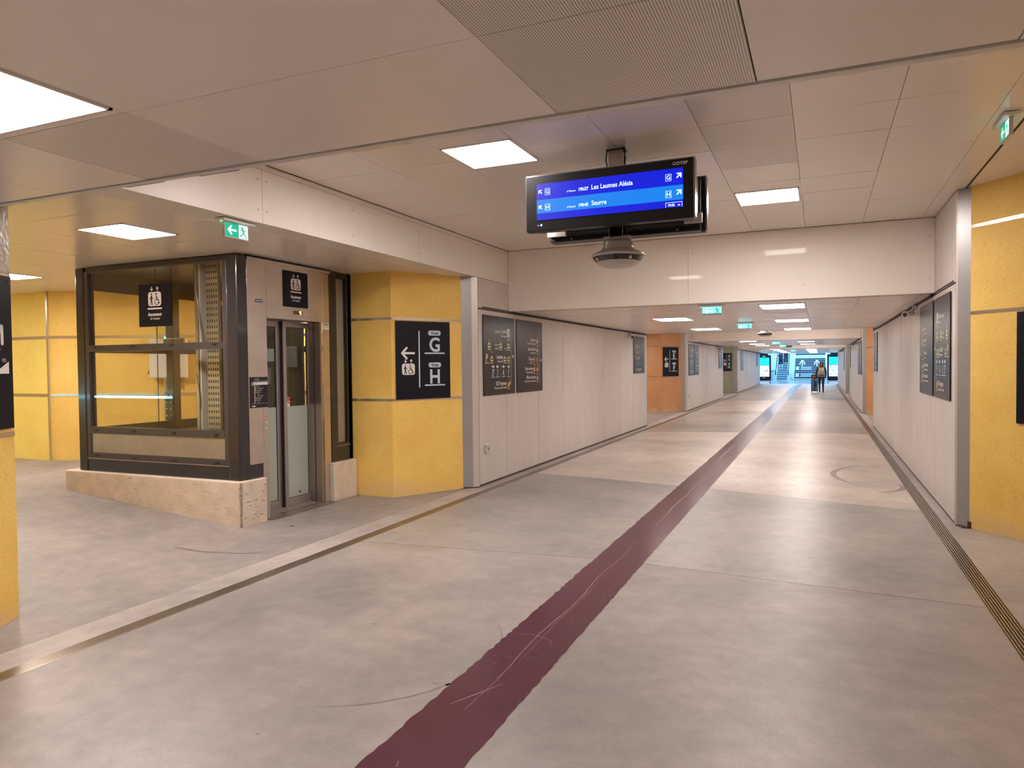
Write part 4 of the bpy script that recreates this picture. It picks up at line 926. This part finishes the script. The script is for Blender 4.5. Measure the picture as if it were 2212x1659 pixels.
part('grey_box', MB().box(-6.20, 6.99, 1.66, -5.93, 7.03, 1.92, 'pil'), car_, bevel=.01); parts('paper_notice', MB().box(-6.47, 7.040, 1.74, -6.20, 7.048, 1.90, 'white').cut().box(-6.495, 6.42, 1.20, -6.49, 6.74, 1.58, 'pale').cut().box(-6.495, 6.88, 1.22, -6.49, 6.96, 1.6, 'white'), car_)
part('handset', MB().box(-6.46, 7.02, 1.45, -6.38, 7.045, 1.66, 'rail').tube((-6.40, 7.01, 1.45), (-6.40, 7.01, 1.58), .016, 'rail', 12), car_, bevel=.004)
# plinths
m = MB(); z_ = lambda x: 0 if x > -5.5 else (-5.5-x)*.0897
P0 = [(-8.22, 5.60), (-5.50, 5.60), (-5.50, 5.98), (-8.22, 5.98)]
m.prism(P0, -.02, .474, 'plinth'); pb = tag(m.build('concrete_plinth', bevel=.012), 'cream concrete plinth with chipped corner under the glass side of the lift', 'plinth')
m = MB().box(-5.508, 5.593, .0, -5.493, 5.607, .46, 'plinth2'); random.seed(3)
for k in range(60):
    z = random.uniform(0, .46); s_ = random.uniform(.006, .02); m.box(-5.50-s_, 5.596, z, -5.4985, 5.6+.004, z+s_*.8, 'plinth2'); z = random.uniform(0, .46); s_ = random.uniform(.006, .022); m.box(-5.504, 5.60, z, -5.4980, 5.6+s_, z+s_*.7, 'plinth2')
m.build('chipped_edge', pb)
m = MB()
for k in range(120):
    x = random.uniform(-8.1, -5.55); z = random.uniform(max(.02, z_(x)+.02), .45); l_ = random.uniform(.015, .09); a = random.choice([random.uniform(-.4, .1), random.uniform(-.3, .3), random.uniform(1.2, 1.9)]) if k % 4 else random.uniform(1.2, 1.9)
    l_ = l_*(.5 if abs(a) > 1 else 1); wv = random.uniform(.0008, .0022)
    q = [(x-l_/2*math.cos(a), z-l_/2*math.sin(a)), (x, z+random.uniform(-.004, .004)), (x+l_/2*math.cos(a), z+l_/2*math.sin(a))]
    for (xa, za), (xb, zb) in zip(q, q[1:]): m.poly([(xa, 5.5985, za-wv), (xb, 5.5985, zb-wv), (xb, 5.5985, zb+wv), (xa, 5.5985, za+wv)], 'crack')
for k in range(30):
    y = random.uniform(5.62, 5.96); z = random.uniform(.02, .44); l_ = random.uniform(.01, .05); m.poly([(-5.4985, y, z), (-5.4985, y+l_, z+random.uniform(-.02, .02)), (-5.4985, y+l_, z+.003), (-5.4985, y, z+.003)], 'crack')
m.build('scuff_marks', pb)
tag(MB().box(-5.93, 7.13, -.005, -5.49, 7.607, .476, 'plinth').build('concrete_plinth', bevel=.015), 'short cream concrete plinth between the lift door and yellow column', 'plinth')
# back kerb under the shaft
tag(MB().box(-8.2, 5.99, 0, -7.85, 7.7, .474, 'plinth').box(-7.84, 7.45, 0, -5.95, 7.66, .474, 'plinth').build('concrete_kerb', bevel=.01), 'concrete kerb behind the glass under the rear of the shaft', 'plinth')
# signs at the lift
def lift_sign(label, loc, rz, W_=.50, H=.475):
    r = panel_sign('lift_sign', label, loc, rz, W_, H, bolts=False, group='black Ascenseur signs on the lift', t=.006); o = .0068; k = W_/.5
    a = MB(); lift_icon(a, 0, .305*H/.475, .20*k, o, True); a.build('lift_pictogram', r)
    b = MB(); b.text('Ascenseur', 0, .118*H/.475, .054, 'white', o, 'CENTER', .93*k, .0014); b.text('Lift • Fahrstuhl', 0, .078*H/.475, .030, 'white', o, 'CENTER', .80*k, .0006); b.build('lettering', r)
lift_sign('black Ascenseur sign stuck on the glass side of the lift', (-6.77, YG+.034, 2.13), 0)
lift_sign('black Ascenseur sign on the steel above the lift door', (XF+.001, 6.55, 2.35), H90, .42, .41)
ns = panel_sign('information_notice', 'small black notice with white band left of the lift door', (XF+.001, 5.937, 1.23), H90, .262, .33, 'blackg', bolts=False, t=.004)
m = MB(); o = .0046
for i, t in enumerate('AEG'): m.text(t, -.055+.022*i, .298, .024, 'pale', o, 'CENTER', .8, .0006)
m.rr(-.085, .245, .131, .275, .001, 'white', o); m.disc(-.095, .257, .019, 'white', o); m.disc(-.095, .257, .013, 'blackg', o+.0005); m.text('15', -.095, .250, .015, 'white', o+.0008, 'CENTER')
m.ln((-.08, .285), (.131, .285), .003, 'white', o); m.ln((-.12, .045), (.131, .045), .0015, 'white', o); m.rr(-.105, .012, -.06, .024, .002, 'white', o)
for i in range(9):
    v = .23-.021*i; m.ln((-.055+.03*(i % 3 != 0), v), (.0+.02*((i*7) % 4), v), .004, 'white', o)
m.text('Ascenseur', -.065, .262, .010, 'blackg', o+.0005, 'LEFT', 1)
m.build('white_lettering', ns); m = MB()
for i in range(9):
    v = .23-.021*i; mm_ = 'yprint' if i in (1, 2) else ('oprint' if i in (6, 7) else 'white'); m.rr(-.072, v-.008, -.06, v+.006, .002, mm_, o)
    if i in (1, 2, 6, 7): m.rr(-.055, v-.008, -.043, v+.006, .002, mm_, o+.0003)
m.build('coloured_pictograms', ns)
# LED handrail on the ramp's south wall (its line is what the glass mirrors)
hr = thing('illuminated_handrail', 'steel handrail with cool light strip on the ramp wall, mirrored in lift glass', 'handrail', (-11.4, 3.03, 1.1))
m = MB().tube((-1.9, .07, .10), (1.9, .07, .10), .021, 'steel', 14)
for x in (-1.7, -.6, .6, 1.7): m.tube((x, 0, .02), (x, .07, .09), .008, 'steel', 8)
m.build('rail', hr); MB().box(-1.9, .091, .085, 1.9, .096, .125, 'led').build('light_strip', hr)
# emergency light cabinet on the wall behind the lift
d = Vector((B1[0]-A1[0], B1[1]-A1[1])).normalized(); q = Vector(A1)+d*1.863
cab = thing('electrical_cabinet', 'pale grey wall cabinet with green light behind the lift shaft glass', 'cabinet', (q.x, q.y, 1.52), math.atan2(d.y, d.x))
MB().box(-.27, -.14, 0, .27, -.004, .59, 'plasticw').build('housing', cab, bevel=.02); MB().tube((-.08, -.14, .42), (-.08, -.16, .42), .025, 'rail', 14).build('lock', cab)
MB().tube((-.03, -.10, .59), (-.03, -.10, .625), .018, 'led_g', 12).build('green_lamp', cab); MB().box(-.29, -.13, .06, -.27, -.08, .12, 'brown').cut().box(-.29, -.13, .46, -.27, -.08, .50, 'brown').pieces('hinge', cab); MB().tube((.12, -.06, 0), (.12, -.06, -.12), .03, 'rail', 12).build('conduit', cab)
# rust at the right pilaster foot
tag(MB().box(1.28, 8.17, 0, 1.36, 8.24, .012, 'rust').box(1.335, 8.17, 0, 1.365, 8.215, .07, 'rust').build('rust_patch', bevel=.006), 'rusty foot at the base of the right steel pilaster', 'rust patch')
# ================================================================== FAR HALL
def ad_screen(label, xc, y):
    r = thing('advertising_screen', label, 'advertising screen', (xc, y, 0), 0, 'tall advertising screens at the far end')
    MB().box(-.87, 0, .02, .87, .22, 2.42, 'case').build('casing', r, bevel=.05); MB().box(-.75, .02, -.0, .75, .2, .05, 'case').box(-.6, .05, 2.42, .6, .2, 2.62, 'case').build('stand', r)
    s_ = MB(); s_.rr(-.73, .38, .73, 2.18, .01, 'ad_w', .004); s_.pg([(-.73, 1.45), (.73, 1.45), (.73, 2.18), (-.73, 2.18)], 'ad_c', .006)
    random.seed(11)
    for k in range(13): u = -.70+.11*k; h_ = random.uniform(.02, .13); s_.pg([(u, 1.40), (u+.09, 1.40), (u+.07, 1.45+h_), (u+.02, 1.45+h_*.7)], 'ad_d', .008)
    for k in range(22): u, v = random.uniform(-.65, .6), random.uniform(.45, 1.3); s_.rr(u, v, u+random.uniform(.03, .07), v+random.uniform(.06, .28), .01, random.choice(['ad_d', 'ad_g', 'ad_c']), .008)
    s_.pg([(-.73, .38), (.73, .38), (.73, .42), (-.73, .42)], 'ad_p', .009); s_.build('lit_poster', r)
    MB().rr(.10, 2.27, .38, 2.31, .01, 'ad_w', .004).rr(.10, .24, .38, .28, .01, 'ad_g', .004).build('indicator_lights', r)
ad_screen('glowing cyan advertising screen at the far end, left of the escalator', -5.18, 72)
ad_screen('glowing cyan advertising screen at the far end, right of the stairs', 1.47, 72)
# stairs
st = thing('staircase', 'wide far staircase with dark printed risers and white arrows', 'staircase', (-.89, 73.6, 0))
x0, x1 = -1.40, 1.36; rs, tr = .163, .30
m = MB(); tb = MB()
for k in range(22):
    mm_ = 'beige' if k in (0, 13, 14) else 'stairdark'
    m.cut().box(x0, k*tr, 0, x1, k*tr+tr, (k+1)*rs-.03, mm_); tb.cut().box(x0, k*tr-.025, (k+1)*rs-.03, x1, k*tr+tr, (k+1)*rs, 'stairlight')
m.pieces('riser', st); tb.pieces('tread', st)
a = MB()
for xc in (-.74, .60): # large arrow painted over several risers: shaft below, open head above
    a.cut()
    for k, segs in ((8, ((-.05, .05),)), (9, ((-.05, .05), (-.27, -.17), (.17, .27))), (10, ((-.22, -.10), (-.05, .05), (.10, .22))), (11, ((-.12, .12),))):
        for u0, u1 in segs: a.box(xc+u0, k*tr-.004, k*rs, xc+u1, k*tr-.001, (k+1)*rs-.032, 'white')
for zc_, k0 in ((0, 2), (0, 6)):
    a.cut()
    for k in range(k0, k0+2):
        y_ = k*tr-.004; a.box(-1.30, y_, k*rs+.01, -1.02, y_+.003, (k+1)*rs-.04, 'white'); a.box(-.85, y_, k*rs+.03, .1+.35*(k0 == 2), y_+.003, k*rs+.085, 'pale')
a.pieces('painted_mark', st)
m = MB(); m.box(x0-.12, -.1, .0, x0-.02, 4.2, .9, 'escside'); m.cut().path([(x0-.07, -.1, .95), (x0-.07, .1, .95), (x0-.07, 4.2, .95+2.2)], .03, 'white').cut().path([(x1+.08, .0, .0), (x1+.08, 0, .95), (x1+.08, 4.2, 3.1)], .035, 'white'); m.pieces('handrail', st)
# escalator
es = thing('escalator', 'far escalator with grey-blue steps between bright side panels', 'escalator', (-3.42, 74.0, 0))
m = MB()
for k in range(20):
    m.cut().box(-.46, k*.36, 0 if k < 2 else (k-2)*.2, .46, k*.36+.37, k*.21+.02, 'esc')
    m.box(-.46, k*.36-.004, k*.21-.02, .46, k*.36+.03, k*.21+.022, 'escside')
m.pieces('step', es)
for sx_ in (-1, 1):
    m = MB(); xa, xb = (.48*sx_, .66*sx_)
    m.prism([(min(xa, xb), 0), (max(xa, xb), 0), (max(xa, xb), .8), (min(xa, xb), .8)], 0, .95, 'escside')
    m.v += [(min(xa, xb), .8, 0), (max(xa, xb), .8, 0), (max(xa, xb), 7.2, 3.8), (min(xa, xb), 7.2, 3.8), (min(xa, xb), .8, .95), (max(xa, xb), .8, .95), (max(xa, xb), 7.2, 4.8), (min(xa, xb), 7.2, 4.8)]
    b = len(m.v)-8; km = m.mi('escside')
    for fc in ((0,3,2,1),(4,5,6,7),(0,1,5,4),(1,2,6,5),(2,3,7,6),(3,0,4,7)): m.f.append(tuple(b+i for i in fc)); m.m.append(km); m.sm.append(False)
    m.build('side_panel', es); MB().path([(.57*sx_, -.25, .5), (.57*sx_, -.2, .95), (.57*sx_, .6, 1.02), (.57*sx_, 7.2, 4.9)], .045, 'rubber').build('handrail', es)
# legs of people riding
def legs(label, x, y, z, mu, ml, hgt, sh):
    r = thing('person', label, 'person', (x, y, z)); m = MB()
    for s_ in (-1, 1):
        m.tube((s_*.11, 0, .45), (s_*.09, 0, .88), .075, mu, 12, .10); m.tube((s_*.13, -.02, .06), (s_*.11, 0, .45), .045, ml, 12, .07); m.box(s_*.13-.045, -.18, 0, s_*.13+.045, .07, .08, sh)
    m.lathe([(.0, .80), (.17, .82), (.19, .95), (.16, 1.1), (.21, 1.35), (.20, 1.48), (.07, 1.54), (.06, 1.6)], 'jeans', n=16)
    for s_ in (-1, 1): m.path([(s_*.22, 0, 1.45), (s_*.28, .02, 1.18), (s_*.25, -.15, 1.0)], .045, 'skin')
    m.lathe([(.0, 1.82), (.06, 1.80), (.095, 1.72), (.09, 1.64), (.05, 1.57), (0, 1.56)], 'skin', n=16); m.build('body', r)
legs('person in dark blue shorts and pale trousers standing on the far escalator', -3.62, 74.0+5*.36+.18, 5*.21+.02, 'jeans', 'paleskin', 1, 'white')
legs('second person with dark trousers higher on the far escalator', -3.18, 74.0+8*.36+.18, 8*.21+.02, 'jeans', 'coat', 1, 'case')
# waste bin beside the escalator
bn = thing('waste_bin', 'slim grey bin standing left of the far escalator', 'bin', (-4.25, 72.6, 0)); MB().box(-.16, -.15, 0, .16, .15, 1.0, 'escside').build('bin_body', bn, bevel=.02); MB().box(-.17, -.16, .88, .17, .16, .93, 'case').build('bin_rim', bn)
# ================================================================== WALKING WOMAN
pz = thing('person', 'person with auburn hair walking away pulling a blue suitcase', 'person', (.06, 42.7, 0))
def skin_body(name, J, E, root, paint, sub=2):
    me = bpy.data.meshes.new(name); me.from_pydata([j[:3] for j in J], E, []); o = bpy.data.objects.new(name, me); COL.objects.link(o)
    mo = o.modifiers.new('skin', 'SKIN'); mo.use_smooth_shade = True; sv = me.skin_vertices[0].data
    for i, j in enumerate(J): sv[i].radius = (j[3], j[4] if len(j) > 4 else j[3]); sv[i].use_root = (i == 0)
    su = o.modifiers.new('sub', 'SUBSURF'); su.levels = sub; su.render_levels = sub
    bpy.context.view_layer.update(); ev = o.evaluated_get(bpy.context.evaluated_depsgraph_get()); m2 = bpy.data.meshes.new_from_object(ev)
    bpy.data.objects.remove(o); names = []
    for p_ in m2.polygons:
        p_.use_smooth = True; k_ = paint(p_.center)
        if k_ not in names: names.append(k_)
        p_.material_index = names.index(k_)
    m2.materials.clear()
    for k_ in names: m2.materials.append(MT[k_])
    o = bpy.data.objects.new(name, m2); COL.objects.link(o); o.parent = root; return o
J = [(0, 0, .92, .15, .105), (0, 0, 1.10, .125, .09), (0, 0, 1.30, .155, .10), (0, 0, 1.40, .11, .08), (0, .01, 1.46, .05), (0, .02, 1.54, .078, .09), (0, .015, 1.615, .062, .075),
     (-.085, 0, .86, .092), (-.095, .10, .50, .062), (-.09, -.08, .12, .040), (-.09, -.10, .045, .036), (-.09, .05, .025, .030),
     (.085, 0, .86, .092), (.085, .02, .50, .062), (.09, .06, .12, .040), (.09, .05, .045, .038), (.10, .20, .025, .028),
     (-.185, 0, 1.36, .055), (-.245, .0, 1.10, .045), (-.30, -.08, .93, .034), (-.305, -.10, .86, .026),
     (.185, 0, 1.36, .055), (.235, -.01, 1.10, .045), (.22, .10, .93, .034), (.215, .13, .86, .026)]
for sx_, b_ in ((-1, 20), (1, 24)):  # five fingers each hand
    bx_, by_, bz_ = J[b_][:3]
    for k_, (dx, dz, ln_) in enumerate(((-.018, 0, .05), (-.006, 0, .058), (.006, 0, .055), (.018, 0, .045))): J.append((bx_+dx, by_+.008, bz_-.03, .009)); J.append((bx_+dx, by_+.03, bz_-.03-ln_*.7, .008))
    J.append((bx_-.03*sx_, by_+.02, bz_-.025, .009))
E_ = [(0, 1), (1, 2), (2, 3), (3, 4), (4, 5), (5, 6), (0, 7), (7, 8), (8, 9), (9, 10), (10, 11), (0, 12), (12, 13), (13, 14), (14, 15), (15, 16), (3, 17), (17, 18), (18, 19), (19, 20), (3, 21), (21, 22), (22, 23), (23, 24)]
n0 = 25
for b_ in (20, 24):
    for k_ in range(4): E_ += [(b_, n0), (n0, n0+1)]; n0 += 2
    E_ += [(b_, n0)]; n0 += 1
def paint(c):
    if c.z > 1.47: return 'skin'
    if c.z < .105: return 'shoe'
    if abs(c.x) > .19 and c.z < .92: return 'skin'
    if c.z < .93 and abs(c.x) < .21: return 'jeans'
    return 'coat'
skin_body('body', J, E_, pz, paint)
m = MB()
hp = [(0, 1.70), (.05, 1.695), (.085, 1.66), (.10, 1.60), (.105, 1.52), (.10, 1.44), (.095, 1.38), (.07, 1.33), (.0, 1.32)]
m.lathe(hp, 'hair', 0, -.012, 20); m.v = [(x*(1.05), y*1.0-(.02 if z < 1.5 else 0), z) for x, y, z in m.v]; m.build('long_hair', pz)
fm = MB()   # face on the far side of the head
for s_ in (-1, 1): fm.lathe([(0, 1.585), (.010, 1.578), (0, 1.570)], 'coat', s_*.03, .105, 8)
fm.lathe([(0, 1.575), (.010, 1.56), (.014, 1.55), (0, 1.545)], 'skin', 0, .115, 8); fm.box(-.022, .100, 1.518, .022, .108, 1.524, 'red'); fm.build('face', pz)
MB().prism([(-.16, -.10), (.17, -.10), (.17, .10), (-.16, .10)], .86, .95, 'pack').build('blouse_hem', pz, bevel=.03)
bk = thing('backpack', 'beige backpack on the back of the walking person', 'backpack', (.06, 42.56, 1.0))
MB().box(-.15, -.09, -.04, .15, .05, .38, 'pack').build('main_bag', bk, bevel=.05); MB().box(-.115, -.125, -.01, .115, -.08, .17, 'packp').build('front_pocket', bk, bevel=.02)
MB().box(.06, -.10, .25, .12, -.088, .31, 'white').build('patch', bk)
m = MB()
for s_ in (-1, 1): m.cut().path([(s_*.12, 0, .36), (s_*.13, .10, .43), (s_*.13, .20, .38), (s_*.14, .22, .2)], .018, 'pack')
m.pieces('strap', bk)
sc = thing('suitcase', 'blue hard-shell suitcase wheeled behind the walking person', 'suitcase', (-.285, 42.62, 0))
MB().box(-.18, -.12, .07, .18, .12, .76, 'suit').build('shell', sc, bevel=.04); MB().box(-.035, -.126, .09, .035, -.10, .74, 'suitd').box(.035, -.125, .3, .10, -.11, .62, 'suitd').build('dark_strip', sc)
m = MB()
for x in (-.14, .14):
    for y in (-.09, .09): m.cut().tube((x-.012, y, .03), (x+.012, y, .03), .03, 'rubber', 12).box(x-.015, y-.015, .03, x+.015, y+.015, .08, 'rubber')
m.pieces('wheel', sc); MB().path([(-.09, .09, .74), (-.09, .07, 1.0), (.06, .05, 1.0), (.06, .09, .74)], .010, 'alu').build('pull_handle', sc)
hb = thing('travel_bag', 'dark bag with red pattern resting on the blue suitcase', 'bag', (-.285, 42.60, .762)); MB().box(-.17, -.11, 0, .16, .11, .24, 'bag').build('bag_body', hb, bevel=.06); MB().box(-.12, -.118, .05, .03, -.10, .17, 'bagred').build('red_print', hb, bevel=.01); MB().path([(-.08, 0, .22), (-.04, 0, .33), (.04, 0, .33), (.08, 0, .22)], .012, 'bag').build('bag_handle', hb)
